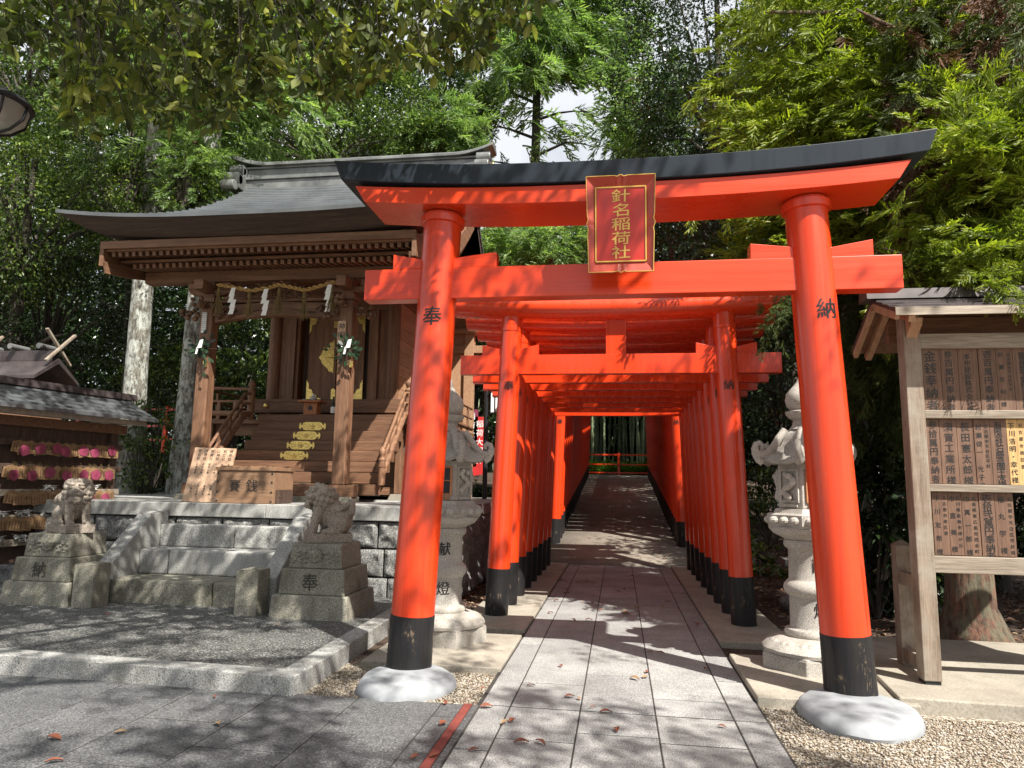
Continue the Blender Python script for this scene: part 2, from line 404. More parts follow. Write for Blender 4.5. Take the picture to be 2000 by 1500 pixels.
# ------------------------------------------------------------------ paving
mb = MB(); mb.box(-9, -.92, -2.5, 4.775, .002, .0222); mb.build('plaza_bed', JOINT).__setitem__('kind', 'structure')
mb = MB(); mb.box(-.92, .91, -2.5, 13.19, .003, .0225); mb.build('path_bed', JOINT).__setitem__('kind', 'structure')
random.seed(11)
mb = MB(); g = .005
cols = [(-.70, -.25), (-.25, .222), (.222, .70)]
mb2 = MB()
def slab(m, x0, x1, y0, y1, z=.026): m.box(x0 + g, x1 - g, y0 + .008, y1 - (.014 if abs(y1 - 4.79) < .01 else .008), -.01, z + random.uniform(-.0012, .0012))
ends = [[4.2, 3.2, 2.2], [4.374, 3.4, 2.4], [4.30, 3.3, 2.3]]
for ci, (a, b) in enumerate(cols):
    y = 4.79
    for e in ends[ci]: slab(mb, a, b, e, y); y = e
    y = 4.79
    k = 0
    while y < 13.1:
        L = [.95, .95, .95][ci] if k else [.58, .90, .36][ci]
        e = min(13.19, y + L); slab(mb, a, b, y, e); y = e; k += 1
for (a, b) in ((-.895, -.70), (.70, .90)):
    y = 1.5; k = 0
    while y < 13.1:
        e = min(13.19, 4.79 if (y < 4.79 and y + 1.1 > 4.79) else y + (.9 if k else .7)); slab(mb, a, b, y, e, .027); y = e; k += 1
p = mb.build('paved_path', SLAB, bevel=.003); tag(p, kind='structure')
lines = [-1.148 - .565 * i for i in range(0, 12)]
prev = -1.005
rows = {0: [4.05, 2.9], 1: [4.13, 3.1], 2: [3.72, 2.7], 3: [4.23, 3.2]}
x1 = -1.005
for i, x0 in enumerate(lines):
    y = 4.77
    for e in [4.3 - .37 * ((i * 7) % 4) + .2, 3.45 - .3 * ((i * 5) % 3), 2.4, 1.4]:
        slab(mb2, x0, x1, e, y); y = e
    x1 = x0
slab(mb2, -.946, -.90, 1.5, 4.15); slab(mb2, -.946, -.90, 4.15, 4.77)
p = mb2.build('paved_plaza', SLABD, bevel=.002); tag(p, kind='structure')
mb = MB(); mb.box(-1.0, -.948, 1.5, 4.775, 0, .029); mb.build('red_guide_strip', REDTILE).__setitem__('kind', 'structure')
# concrete path through the tunnel, follows the climb
def strip(name, x0, x1, yy, dz, mat, thick=.06):
    V = []; F = []
    for y in yy: V += [(x0, y, G(y) + dz), (x1, y, G(y) + dz), (x0, y, G(y) + dz - thick), (x1, y, G(y) + dz - thick)]
    for i in range(len(yy) - 1):
        a = i * 4; b = a + 4
        F += [(a, a + 1, b + 1, b), (a, b, b + 2, a + 2), (a + 1, a + 3, b + 3, b + 1)]
    F += [(0, 2, 3, 1)]
    o = np_mesh(name, V, F, mat); return tag(o, kind='structure')
strip('concrete_path', -1.6, 1.5, list(np.arange(13.2, 30.6, .4)), .035, CONCP)
# pads
for nm, x0, x1, y0, y1, z in (('concrete_pad', -2.02, -.905, 5.62, 6.86, .05), ('concrete_pad', .91, 1.93, 5.18, 6.42, .07)):
    m = MB(); m.box(x0, x1, y0, y1, -.02, z); tag(m.build(nm, CONC, bevel=.008), kind='structure')
m = MB(); m.box(-1.62, -.905, 7.08, 13.15, -.02, .055); m.build('kerb_slab', CONC, bevel=.008)['kind'] = 'structure'
m = MB(); m.box(.91, 1.58, 6.95, 13.15, -.02, .06); m.build('kerb_slab', CONC, bevel=.008)['kind'] = 'structure'
m = MB(); m.prism([(1.82, 5.25), (5.2, 5.05), (5.2, 7.3), (1.98, 7.3), (1.9, 6.1)], -.02, .10, 'z'); m.build('concrete_pad', CONC, bevel=.01)['kind'] = 'structure'
# lower terrace of washed aggregate with granite kerbs
TZ = .150
m = MB(); m.prism([(-2.30, 4.87), (-9, 5.15), (-9, 8.05), (-2.36, 8.05)], -.02, TZ - .008, 'z'); m.build('terrace', AGG)['kind'] = 'structure'
m = MB()
def kerb(m, a, b, wd, z, n, side):
    a = Vector((*a, 0)); b = Vector((*b, 0)); d = (b - a); L = d.length; d.normalize(); q = Vector((-d.y, d.x, 0)) * side
    for i in range(n):
        p0 = a + d * (L * i / n + .003); p1 = a + d * (L * (i + 1) / n - .003)
        m.prism([(p0.x, p0.y), (p1.x, p1.y), (p1.x + q.x * wd, p1.y + q.y * wd), (p0.x + q.x * wd, p0.y + q.y * wd)], -.03, z, 'z')
kerb(m, (-2.15, 4.705), (-4.55, 4.815), .18, TZ, 1, -1); kerb(m, (-4.55, 4.815), (-9, 5.02), .18, TZ, 2, -1)
kerb(m, (-2.145, 4.90), (-2.20, 8.02), .17, TZ, 3, 1)
kb = m.build('granite_kerb', GRAN, bevel=.006); tag(kb, 'low pale granite kerb edging the grey aggregate terrace before the steps', 'kerb')

# ------------------------------------------------------------------ stone podium
def rough_box(m, x0, x1, z0, z1, Y, axis='y', seed=0, amp=.06, n=14):
    """a rock-faced block, face looking -Y (axis y) or +X (axis x), plane at Y"""
    vs = []; fs = []; nz = max(6, int(n * (z1 - z0) / .3)); nxx = max(6, int(n * (x1 - x0) / .3))
    for j in range(nz + 1):
        for i in range(nxx + 1):
            u = i / nxx; v = j / nz
            x = x0 + (x1 - x0) * u; z = z0 + (z1 - z0) * v
            e = min(1, 9 * min(u, 1 - u) * (x1 - x0) / .3) * min(1, 9 * min(v, 1 - v) * (z1 - z0) / .3)
            d = (mnoise.fractal(Vector((x * 6 + seed, z * 6, seed * 3)), 1, 2, 4) * .6 + .45) * amp * e
            vs.append((x, Y - d, z) if axis == 'y' else (Y + d, x, z))
    for j in range(nz):
        for i in range(nxx):
            a = j * (nxx + 1) + i; fs.append((a, a + 1, a + nxx + 2, a + nxx + 1))
    m.add(vs, fs)
pod = thing('stone_podium', 'granite podium with rock faced block walls carrying the wooden shrine', 'podium', (-5.5, 8.0, 0))
m = MB(); m.box(-9.5, -2.02, 8.08, 14.5, -.1, 1.0); m.build('core', JOINT, pod)
m = MB(); x = -9.5; i = 0
random.seed(3)
for (z0, z1, off) in ((.02, .36, .2), (.37, .68, 0), (.69, .99, .28)):
    x = -9.5 + off
    while x < -2.05:
        L = random.uniform(.42, .62); x2 = min(-2.02, x + L)
        if -2.05 - x2 < .2: x2 = -2.02
        rough_box(m, x + .008, x2 - .008, z0 + .006, z1 - .006, 8.055, 'y', i); x = x2; i += 1
m.build('front_wall', BLOCK, pod, smooth=True)
m = MB(); rough_box(m, 8.06, 13.6, .0, 1.0, -2.01, 'x', 77, .10, 9); m.build('side_wall', BLOCK, pod, smooth=True)
m = MB()
for a, b in ((-9.6, -7.1), (-7.095, -4.135), (-4.13, -1.96)): m.box(a, b, 8.0, 8.42, 1.0, 1.16)
m.box(-2.3, -1.96, 8.425, 14.5, 1.0, 1.16); m.box(-9.6, -2.303, 8.423, 14.5, .99, 1.157)
m.build('coping', GRAN, pod, bevel=.008)
# steps
st = thing('stone_steps', 'four broad granite steps between sloping cheek walls rising to the podium', 'steps', (-4.5, 7.1, TZ))
SX0, SX1 = -5.36, -3.62
for k, (z, y0, jx) in enumerate(((.383, 7.06, -4.18), (.655, 7.50, -5.0), (.915, 7.84, -4.42))):
    m = MB(); zb = [TZ - .05, .385, .657][k]
    m.box(SX0, jx - .004, y0, 8.02, zb, z); m.box(jx + .004, SX1, y0, 8.02, zb, z)
    m.build('step', GRANW if k == 0 else GRAN, st, bevel=.018)
for x0, x1 in ((SX0 - .18, SX0 - .003), (SX1 + .003, SX1 + .18)):
    m = MB(); m.prism([(6.98, TZ - .05), (6.98, .46), (7.66, 1.03), (7.99, 1.075), (7.99, TZ - .05)], x0, x1, 'x'); m.build('cheek_wall', GRAN, st, bevel=.012)
for cx in (-5.37, -3.60):
    m = MB(); m.box(cx - .115, cx + .115, 6.68, 6.93, TZ - .05, .565); m.add([(cx - .115, 6.68, .5655), (cx + .115, 6.68, .5655), (cx + .115, 6.93, .5655), (cx - .115, 6.93, .5655), (cx, 6.8, .59)], [(0, 1, 4), (1, 2, 4), (2, 3, 4), (3, 0, 4)])
    m.build('newel_block', GRANW, st, bevel=.01)

# ------------------------------------------------------------------ writing
_gc = {}
def glyph(ch, off=0.0):
    off = 0.0
    key = (ch, off)
    if key in _gc: return _gc[key]
    c = bpy.data.curves.new('glyph', 'FONT'); c.body = ch; c.size = 1; c.dimensions = '2D'; c.fill_mode = 'BOTH'; c.offset = off; c.resolution_u = 2
    o = bpy.data.objects.new('glyph', c); S.collection.objects.link(o)
    dg = bpy.context.evaluated_depsgraph_get(); me = o.evaluated_get(dg).to_mesh()
    vs = [(v.co.x, v.co.y) for v in me.vertices]; fs = [tuple(p.vertices) for p in me.polygons]
    o.evaluated_get(dg).to_mesh_clear(); bpy.data.objects.remove(o); bpy.data.curves.remove(c)
    if vs:
        ax = [v[0] for v in vs]; ay = [v[1] for v in vs]
        cx, cy = (min(ax) + max(ax)) / 2, (min(ay) + max(ay)) / 2
        if ch in '一': cy = .38
        vs = [(x - cx, y - cy) for x, y in vs]
    _gc[key] = (vs, fs); return _gc[key]
def put_text(m, text, fn, size, pitch, off=.012, wx=1.0):
    """stack characters downwards; fn(u, v) maps page coordinates (u right, v up) into the scene"""
    for i, ch in enumerate(text):
        if ch == ' ': continue
        vs, fs = glyph(ch, off)
        for (dx, dy) in ((0, 0), (.022, .012)):
            m.add([Vector(fn(x * size * wx * (1 + .05 * y) + dx * size, y * size + .045 * x * size + dy * size - i * pitch)) + Vector((0, dx * -.004, 0)) for x, y in vs], fs)
def pillar_text(name, chars, cx_fn, r, z_top, size, pitch, mat, parent, ang=0.0, off=.02):
    """characters wrapped round an upright round shaft; cx_fn(z) = (x, y) of its axis"""
    for i, ch in enumerate(chars):
        vs, fs = glyph(ch, off)
        bm = bmesh.new(); bv = [bm.verts.new((x * size, y * size + .05 * x * size, 0)) for x, y in vs]
        for f in fs:
            try: bm.faces.new([bv[k] for k in f])
            except ValueError: pass
        for q in np.linspace(-.5, .5, 11):
            bmesh.ops.bisect_plane(bm, geom=bm.verts[:] + bm.edges[:] + bm.faces[:], plane_co=(q * size, 0, 0), plane_no=(1, 0, 0))
        m = MB(); bm.verts.ensure_lookup_table(); bm.verts.index_update()
        out = []
        for v in bm.verts:
            z = z_top - i * pitch + v.co.y; a = v.co.x / r + ang; cx, cy = cx_fn(z); rr = r + .0025
            out.append((cx + rr * math.sin(a), cy - rr * math.cos(a), z))
        fcs = [[v.index for v in f.verts] for f in bm.faces]; m.add(out, fcs); bm.free()
        sh_ = .028 * size; m.add([(x + sh_ * math.cos(ang), y + sh_ * math.sin(ang) - .0003, z + sh_ * .5) for x, y, z in out], fcs)
        m.build(name, mat, parent)

# ------------------------------------------------------------------ the large torii
TY = 5.3
tor = thing('torii_gate', 'large vermilion torii with black top beam and gilt lettered plaque in front', 'torii gate', (0, TY, 0))
for s in (-1, 1):
    bx, tx = s * 1.54, s * 1.378
    zt = 3.56
    def ax(z, bx=bx, tx=tx): return (bx + (tx - bx) * z / zt, TY)
    def rr(z): return .163 - .014 * z / zt
    m = MB(); zs = [.48 + (zt - .48) * i / 10 for i in range(11)]
    m.tube([(*ax(z), z) for z in zs], [rr(z) for z in zs], 48); pl = m.build('pillar', VERM, tor, smooth=True)
    m = MB(); m.tube([(*ax(z), z) for z in (.03, .25, .482)], [rr(0) + .006, rr(.2) + .003, rr(.48) + .002], 48); m.build('black_base', BLACKP, pl, smooth=True)
    m = MB(); m.tube([(*ax(z), z) for z in (3.475, 3.48, 3.535, 3.54)], [.155, .172, .174, .16], 48); m.build('collar', VERM, pl, smooth=True)
    pillar_text('inscription', '奉' if s < 0 else '納', ax, rr(2.72), 2.712, .155, .2, INK, pl, ang=(.05 if s < 0 else .25))
def swept_beam(sec, xs_, zfn, x_shift=lambda x, z: x):
    """sec(x) -> list of (y,z) section points"""
    vs = []; fs = []; n = None
    for x in xs_:
        pts = sec(x); n = len(pts)
        vs += [(x_shift(x, z), y, z + zfn(x)) for (y, z) in pts]
    for i in range(len(xs_) - 1):
        for k in range(n):
            fs.append((i * n + k, i * n + (k + 1) % n, (i + 1) * n + (k + 1) % n, (i + 1) * n + k))
    fs.append(tuple(range(n))); fs.append(tuple(reversed([(len(xs_) - 1) * n + k for k in range(n)])))
    return MB().add(vs, fs)
cur = lambda x: .115 * (abs(x) / 2.2) ** 2.4
xs_ = [i / 40 * 4.28 - 2.14 for i in range(41)]
swept_beam(lambda x: [(5.02, 3.68), (5.58, 3.68), (5.60, 3.83), (5.30, 3.87), (5.00, 3.83)], xs_, cur,
           lambda x, z: x * (1 + .028 * (z - 3.68) / .16)).build('top_beam', KAPPA, tor, bevel=.004)
xs_ = [i / 40 * 3.9 - 1.95 for i in range(41)]
swept_beam(lambda x: [(5.05, 3.545), (5.55, 3.545), (5.55, 3.679), (5.05, 3.679)], xs_, lambda x: cur(x) * .85 - .01,
           lambda x, z: x * (1 + .045 * (z - 3.545) / .14)).build('under_beam', VERMX, tor, bevel=.004)
m = MB(); m.box(-1.985, 2.0, 5.225, 5.365, 2.866, 3.112); m.build('tie_beam', VERMX, tor, bevel=.005)
for x0, x1, h0, h1 in ((-1.76, -1.50, .122, .07), (-1.30, -.93, .075, .118), (.965, 1.33, .118, .075), (1.52, 1.815, .07, .122)):
    m = MB(); m.prism([(x0, 3.1135), (x1, 3.1135), (x1, 3.1135 + h1), (x0, 3.1135 + h0)], 5.235, 5.365, 'y'); m.build('wedge', VERMX, tor, bevel=.004)
for s in (-1, 1):
    c = (-1.50, 5.12, .345, .40) if s < 0 else (1.50, 5.04, .365, .43)
    m = MB(); m.lathe([(.02, -.03), (.95, -.03), (1.0, .02), (.96, .055), (.85, .08), (.45, .098), (0.02, .1)], 56, Matrix.Translation((c[0], c[1], 0)) @ Matrix.Diagonal((c[2], c[3], 1.2, 1)),
                      rmod=lambda a, z: 1 + .03 * math.sin(3 * a + 1) + .012 * math.sin(7 * a) + .006 * math.sin(17 * a))
    m.build('footing', WHITE, tor, smooth=True)
# plaque: tilted board fixed between the beams
Mp = Matrix.Translation((.022, 4.985, 3.315)) @ Matrix.Rotation(R(7), 4, 'X')
pq = None
def scal(w2, h2, n=1):
    p = []
    # outline with small cusps along every side, wider at the top
    def side(a, b, k):
        a = Vector(a); b = Vector(b); d = b - a; nrm = Vector((d.y, -d.x)).normalized()
        out = [a]
        for t, o in ((.40, 0), (.45, -.006), (.5, .006), (.55, -.006), (.60, 0)): out.append(a + d * t + nrm * o * k)
        return out
    A = (-w2, -h2); B = (w2, -h2); C = (w2 * 1.07, h2); D = (-w2 * 1.07, h2)
    for a, b in ((A, B), (B, C), (C, D), (D, A)): p += side(a, b, 1)
    return [(q.x, q.y) for q in p]
m = MB(); out = scal(.228, .345); n_ = len(out)
inn = [(max(-.185, min(.185, x * .77)), max(-.285, min(.285, z * .80))) for x, z in out]
vs = [(x, 0, z) for x, z in out] + [(x, -.055, z) for x, z in out] + [(x, -.028, z) for x, z in inn]
fs = [tuple(range(n_))] + [(i, (i + 1) % n_, n_ + (i + 1) % n_, n_ + i) for i in range(n_)] + [(n_ + i, n_ + (i + 1) % n_, 2 * n_ + (i + 1) % n_, 2 * n_ + i) for i in range(n_)] + [tuple(range(2 * n_, 3 * n_))]
m.add(vs, fs, Mp); pq = m.build('plaque', PLF, tor)
m = MB(); k = 1.004
for i in range(n_):
    a = Vector((out[i][0], out[i][1])); b = Vector((out[(i + 1) % n_][0], out[(i + 1) % n_][1]))
    m.bar((a.x * k, -.057, a.y * k), (b.x * k, -.057, b.y * k), .005, .005, (0, 1, 0), Mp)
for a, b in (((-.178, -.268), (.178, -.268)), ((.178, -.268), (.178, .268)), ((.178, .268), (-.178, .268)), ((-.178, .268), (-.178, -.268))):
    m.bar((a[0], -.036, a[1]), (b[0], -.036, b[1]), .009, .008, (0, 1, 0), Mp)
m.build('gold_border', GOLDP, pq)
m = MB(); m.box(-.172, .172, -.034, -.02, -.262, .262, Mp); m.build('panel', PLQ, pq)
m = MB(); put_text(m, '針名稲荷社', lambda u, v: Mp @ Vector((u, -.0365, v + .205)), .100, .102, .03, 1.4); m.build('lettering', GOLDP, pq)

# ------------------------------------------------------------------ the tunnel torii
def make_torii():
    t = thing('torii_gate', '', 'torii gate', (0, 0, 0), 'vermilion torii gates forming the tunnel')
    for s in (-1, 1):
        bx, tx = s * 1.29, s * 1.165
        def ax(z): return (bx + (tx - bx) * z / 3.25, 0)
        m = MB(); zs = [.485, 1.2, 2, 2.8, 3.28]
        m.tube([(*ax(z), z) for z in zs], [.124 - .006 * z / 3.3 for z in zs], 32); pl = m.build('pillar', VERM2, t, smooth=True)
        m = MB(); m.tube([(*ax(z), z) for z in (-.03, .487)], [.127, .1255], 32); m.build('black_base', BLACKP, pl, smooth=True)
        m = MB(); m.tube([(*ax(z), z) for z in (3.10, 3.105, 3.15, 3.155)], [.119, .124, .124, .119], 32); m.build('collar', VERM2, pl, smooth=True)
        pillar_text('inscription', '奉' if s < 0 else '納', ax, .1225, 2.475, .115, .2, INK, pl, ang=.12 * s * -1)
    m = MB(); xs = [i / 24 * 3.64 - 1.82 for i in range(25)]
    m.tube([(x, 0, 3.345 + .07 * (abs(x) / 1.82) ** 2.2) for x in xs], .128, 28, Matrix.Diagonal((1, 1.5, 1, 1))); m.build('top_beam', VERM2, t, smooth=True)
    m = MB(); m.box(-1.745, 1.745, -.055, .055, 2.612, 2.83); m.build('tie_beam', VERM2, t, bevel=.004)
    m = MB(); m.box(-.11, .11, -.03, .03, 2.832, 3.24); m.build('strut', VERM2, t, bevel=.003)
    for s in (-1, 1):
        for a, b, ha, hb in ((1.29, 1.5, .07, .12), (1.07, .86, .07, .12)):
            m = MB(); m.prism([(s * a, 2.8315), (s * b, 2.8315), (s * b, 2.83 + hb), (s * a, 2.83 + ha)], -.04, .04, 'y'); m.build('wedge', VERM2, t, bevel=.003)
    return t
proto = make_torii()
ORD = ['first', 'second', 'third', 'fourth', 'fifth', 'sixth', 'seventh', 'eighth', 'ninth', 'tenth', 'eleventh', 'twelfth', 'thirteenth', 'fourteenth', 'fifteenth', 'sixteenth', 'seventeenth', 'eighteenth', 'nineteenth', 'twentieth', 'twenty-first', 'twenty-second', 'twenty-third', 'twenty-fourth', 'twenty-fifth', 'twenty-sixth']
tys = [7.83 + .69 * i for i in range(8)] + [14.82 + .56 * i for i in range(26)]
for i, y in enumerate(tys):
    o = proto if i == 0 else copy_tree(proto)
    o.location = (-.025, y, (.055 if y < 13 else G(y) + .03))
    if i == 0: o['label'] = 'foremost gate of the vermilion torii tunnel, right behind the large torii'
    elif i < 8: o['label'] = ['', 'second', 'third', 'fourth', 'fifth', 'sixth', 'seventh', 'eighth'][i] + ' vermilion gate from the front of the torii tunnel'
    elif i == 8: o['label'] = 'first vermilion gate of the rear row where the concrete path starts climbing'
    elif i == 33: o['label'] = 'last vermilion gate at the bamboo end of the torii tunnel'
    else: o['label'] = ORD[i - 8] + ' vermilion gate of the climbing rear row, counted from its front'

# ------------------------------------------------------------------ stone lanterns
def hexpts(r, a0=0.0): return [(r * math.cos(a0 + k * math.pi / 3), r * math.sin(a0 + k * math.pi / 3)) for k in range(6)]
def make_lantern():
    t = thing('stone_lantern', '', 'stone lantern', (0, 0, 0), 'stone lanterns flanking the torii')
    hexz = lambda m, r0, r1, z0, z1: m.add([(x * r0, y * r0, z0) for x, y in hexpts(1)] + [(x * r1, y * r1, z1) for x, y in hexpts(1)],
        [tuple(reversed(range(6))), tuple(range(6, 12))] + [(i, (i + 1) % 6, 6 + (i + 1) % 6, 6 + i) for i in range(6)])
    m = MB(); hexz(m, .395, .395, -.02, .15); hexz(m, .395, .38, .15, .165); b = m.build('plinth', LANT, t, bevel=.008)
    m = MB(); m.lathe([(.36, .16), (.365, .185), (.33, .225), (.25, .262), (.19, .272)], 72, rmod=lambda a, z: 1 + .035 * abs(math.cos(6 * a)) )
    for k in range(12):
        a = k * math.pi / 6
        for q in (-.045, .045): m.sphere((.285 * math.cos(a + q * 2), .285 * math.sin(a + q * 2), .215), (.052, .052, .036), 10, 7)
    m.build('lotus_base', LANT, t, smooth=True)
    m = MB(); m.lathe([(.185, .262), (.195, .28), (.20, .30), (.19, .325), (.158, .335), (.155, .34), (.153, .56), (.156, .575), (.17, .585), (.19, .61), (.196, .635), (.19, .665), (.17, .69), (.156, .70), (.152, .71), (.150, .93), (.155, .94), (.175, .955), (.185, .975), (.18, 1.01), (.16, 1.02)], 48)
    sh = m.build('shaft', LANT, t, smooth=True)
    pillar_text('inscription', '献燈', lambda z: (0, 0), .1535, .83, .125, .345, INK, sh, ang=.12)
    m = MB(); m.lathe([(.16, 1.01), (.19, 1.03), (.25, 1.06), (.285, 1.105), (.27, 1.12)], 72, rmod=lambda a, z: 1 + .05 * abs(math.cos(6 * a)))
    hexz(m, .30, .318, 1.11, 1.13); hexz(m, .318, .32, 1.13, 1.21); hexz(m, .32, .29, 1.21, 1.225); hexz(m, .27, .25, 1.225, 1.26)
    for k in range(6):
        a0 = k * math.pi / 3 + math.pi / 6; d = .276; ux, uy = -math.sin(a0), math.cos(a0)
        for q in (-.095, 0, .095):
            m.sphere((d * math.cos(a0) + ux * q, d * math.sin(a0) + uy * q, 1.168), (.042, .042, .032), 10, 6)
    m.build('lotus_platform', LANT, t, smooth=False)
    m = MB(); hexz(m, .225, .222, 1.262, 1.62); fb = m.build('fire_box', LANT, t, bevel=.006)
    for k in range(6):
        a0 = k * math.pi / 3 + math.pi / 6
        M = Matrix.Rotation(a0 + math.pi / 2, 4, 'Z') @ Matrix.Translation((0, -.1945, 1.44))
        m = MB()
        for x0, x1, z0, z1 in ((-.085, .085, .115, .13), (-.085, .085, -.13, -.115), (-.085, -.07, -.1145, .1145), (.07, .085, -.1145, .1145), (-.07, .07, -.165, -.145)):
            m.box(x0, x1, -.016, .004, z0, z1, M)
        if k % 3 == 1:
            m.build('window_frame', STANDW, fb)
            m = MB(); m.box(-.068, .068, -.008, .004, -.113, .113, M); p_ = m.build('window_pane', IRON, fb)
            m = MB(); m.box(-.004, .004, -.014, -.0085, -.112, .112, M); m.box(-.068, .068, -.0145, -.009, -.004, .004, M); m.build('mullion', STANDW, fb)
        else:
            rg = random.Random(k)
            for q in range(13):
                tt = q / 12; m.sphere((.045 * math.sin(tt * 7 + k), -.018, -.09 + .18 * tt), (rg.uniform(.018, .036), .022, rg.uniform(.02, .034)), 9, 6, M)
            m.sphere((.02, -.03, .075), (.026, .026, .028), 9, 6, M)
            m.build('relief_carving', LANT, fb, smooth=True)
    # roof with six curled corners
    m = MB(); n = 72; prof = [(1.0, 0.0), (1.0, .035), (.93, .052), (.80, .072), (.66, .10), (.54, .15), (.46, .21), (.42, .26), (.30, .295), (.12, .31)]
    def rm(a, r):
        f = a % (math.pi / 3); c = abs(f - math.pi / 6) / (math.pi / 6)     # 1 at the corner
        hexr = math.cos(math.pi / 6) / math.cos(f - math.pi / 6)
        return .355 * hexr, c
    vs = []; fs = []
    for (r, z) in [(.3, .0)] + prof:
        for k in range(n):
            a = 2 * math.pi * k / n; R_, c = rm(a, r)
            q = R_ * r * (1 + .0 * c); zz = z + .05 * (c ** 3) * (r > .6) * r - .012 * (1 - c) * (r < .9) * (z > .04)
            vs.append((q * math.cos(a), q * math.sin(a), 1.612 + zz))
    mm = len(prof) + 1
    for i in range(mm - 1):
        for k in range(n): fs.append((i * n + k, i * n + (k + 1) % n, (i + 1) * n + (k + 1) % n, (i + 1) * n + k))
    fs.append(tuple(reversed(range(n)))); fs.append(tuple((mm - 1) * n + k for k in range(n)))
    m.add(vs, fs)
    for k in range(6):
        a = k * math.pi / 3; M = Matrix.Rotation(a, 4, 'Z')
        path = [(.15, 1.895), (.20, 1.83), (.25, 1.75), (.30, 1.70), (.345, 1.682), (.385, 1.695), (.405, 1.735), (.395, 1.772), (.365, 1.783), (.345, 1.765), (.348, 1.742), (.365, 1.737)]
        m.tube([(x, 0, z) for x, z in path], [.03, .032, .034, .036, .036, .032, .028, .026, .024, .022, .018, .012], 10, M)
        m.tube([(x, 0, z) for x, z in [(.345, 1.63), (.38, 1.65), (.41, 1.70), (.415, 1.74), (.40, 1.765)]], [.035, .03, .024, .02, .014], 10, M)
    m.build('roof', LANT, t, smooth=True)
    m = MB(); m.lathe([(.11, 1.90), (.085, 1.93), (.075, 1.97), (.085, 1.985), (.10, 1.99)], 36)
    m.lathe([(.09, 1.985), (.125, 2.02), (.13, 2.045), (.10, 2.055)], 72, rmod=lambda a, z: 1 + .07 * abs(math.cos(4 * a)))
    m.lathe([(.085, 2.05), (.12, 2.09), (.132, 2.14), (.122, 2.195), (.085, 2.24), (.045, 2.285), (.024, 2.33), (.012, 2.385), (.002, 2.39)], 40)
    m.build('jewel_finial', LANT, t, smooth=True)
    return t
l1 = make_lantern(); l2 = copy_tree(l1)
l1.location = (-1.575, 6.52, .03); l2.location = (1.50, 6.12, .03); l2.rotation_euler.z = R(10)
l1['label'] = 'stone lantern between the large torii left pillar and the podium wall'
l2['label'] = 'sunlit stone lantern beside the right pillar of the large torii, near the donor board'
# ------------------------------------------------------------------ donor board
BY = 5.6
def bz(z): return 1.45 + (z - 1.45) * BY / 6.0
bd = thing('donor_board', 'roofed wooden donor board with rows of inked name planks at the right edge', 'notice board', (3.3, BY, .10))
for cx in (2.175, 4.4):
    m = MB(); m.box(cx - .058, cx + .062, BY, BY + .13, .125, 2.80); m.build('post', GREYW, bd, bevel=.006)
    m = MB(); m.box(cx - .05, cx + .055, BY + .01, BY + .12, .10, .1245); m.build('metal_shoe', IRON, bd)
    m = MB(); m.box(cx + .0, cx + .12, 6.15, 6.27, .10, 1.02); m.add([(cx, 6.15, 1.022), (cx + .12, 6.15, 1.022), (cx + .12, 6.27, 1.022), (cx, 6.27, 1.022), (cx + .06, 6.21, 1.06)], [(0, 1, 4), (1, 2, 4), (2, 3, 4), (3, 0, 4), (3, 2, 1, 0)])
    m.build('support_post', GREYW, bd, bevel=.005)
    for z0_, z1_ in ((.72, .82), (.14, .24)): m = MB(); m.box(cx + .01, cx + .07, BY + .132, 6.148, z0_, z1_); m.build('brace', GREYW, bd, bevel=.004)
    m = MB(); m.prism([(BY - .12, 2.71), (BY + .0, 2.71), (BY - .003, 2.58), (BY - .03, 2.61), (BY - .1, 2.66)], cx - .04, cx + .04, 'x'); m.build('bracket', BRACK, bd, bevel=.003)
rows = [(bz(2.08), bz(2.58)), (bz(1.503), bz(2.015)), (bz(.958), bz(1.444))]
for i, (a, b) in enumerate([(bz(2.577), bz(2.70)), (bz(2.015), bz(2.083)), (bz(1.444), bz(1.503)), (bz(.826), bz(.955))]):
    m = MB(); m.box(2.239, 4.34, BY + .015, BY + .095, a + .0015, b - .0015); m.build('rail', GREYWX, bd, bevel=.004)
def planks(row, edges, texts, pale=()):
    z0, z1 = rows[row]
    for i in range(len(edges) - 1):
        zm = (z0 + z1) / 2; pyy = 954 - (zm - 1.45) * FPX / 5.9
        x0 = at(edges[i], pyy, BY + .05).x; x1 = at(edges[i + 1], pyy, BY + .05).x
        m = MB(); m.box(x0 + .0015, x1 - .0015, BY + .052 + .002 * (i % 3), BY + .08, z0 + .0015, z1 - .0015)
        p_ = m.build('name_plank', PLANKN if i in pale else PLANK, bd, bevel=.0015)
        tx = texts[i] if i < len(texts) else None
        if not tx: continue
        Yf = BY + .0505 + .002 * (i % 3); m = MB(); W = x1 - x0
        for (txt, cu, size, top, pitch) in tx:
            xc = x0 + W * cu
            put_text(m, txt, lambda u, v: (xc + u, Yf, z1 - top + v), size, pitch, .014)
        m.build('lettering', INK, p_)
HH = rows[0][1] - rows[0][0]
planks(0, [1804, 1841, 1875, 1915, 1950, 1983, 2020, 2050, 2090, 2130], [
    [('金銭奉納者', .42, .088, .055, .093)], [('参百萬円奉納者', .45, .062, .045, .066)], [('本州建設株式会社様', .45, .050, .06, .05)],
    [('壱百萬円奉納者', .5, .062, .045, .066)], [('村瀬克利様', .28, .040, .05, .092), ('名古屋市天白区平針', .76, .026, .05, .032)],
    [('飯島鉄筋工業株式会社様', .5, .048, .05, .038)], [('名古屋市天白区', .5, .035, .06, .05)], [('壱百萬円奉納者', .5, .062, .045, .066)]])
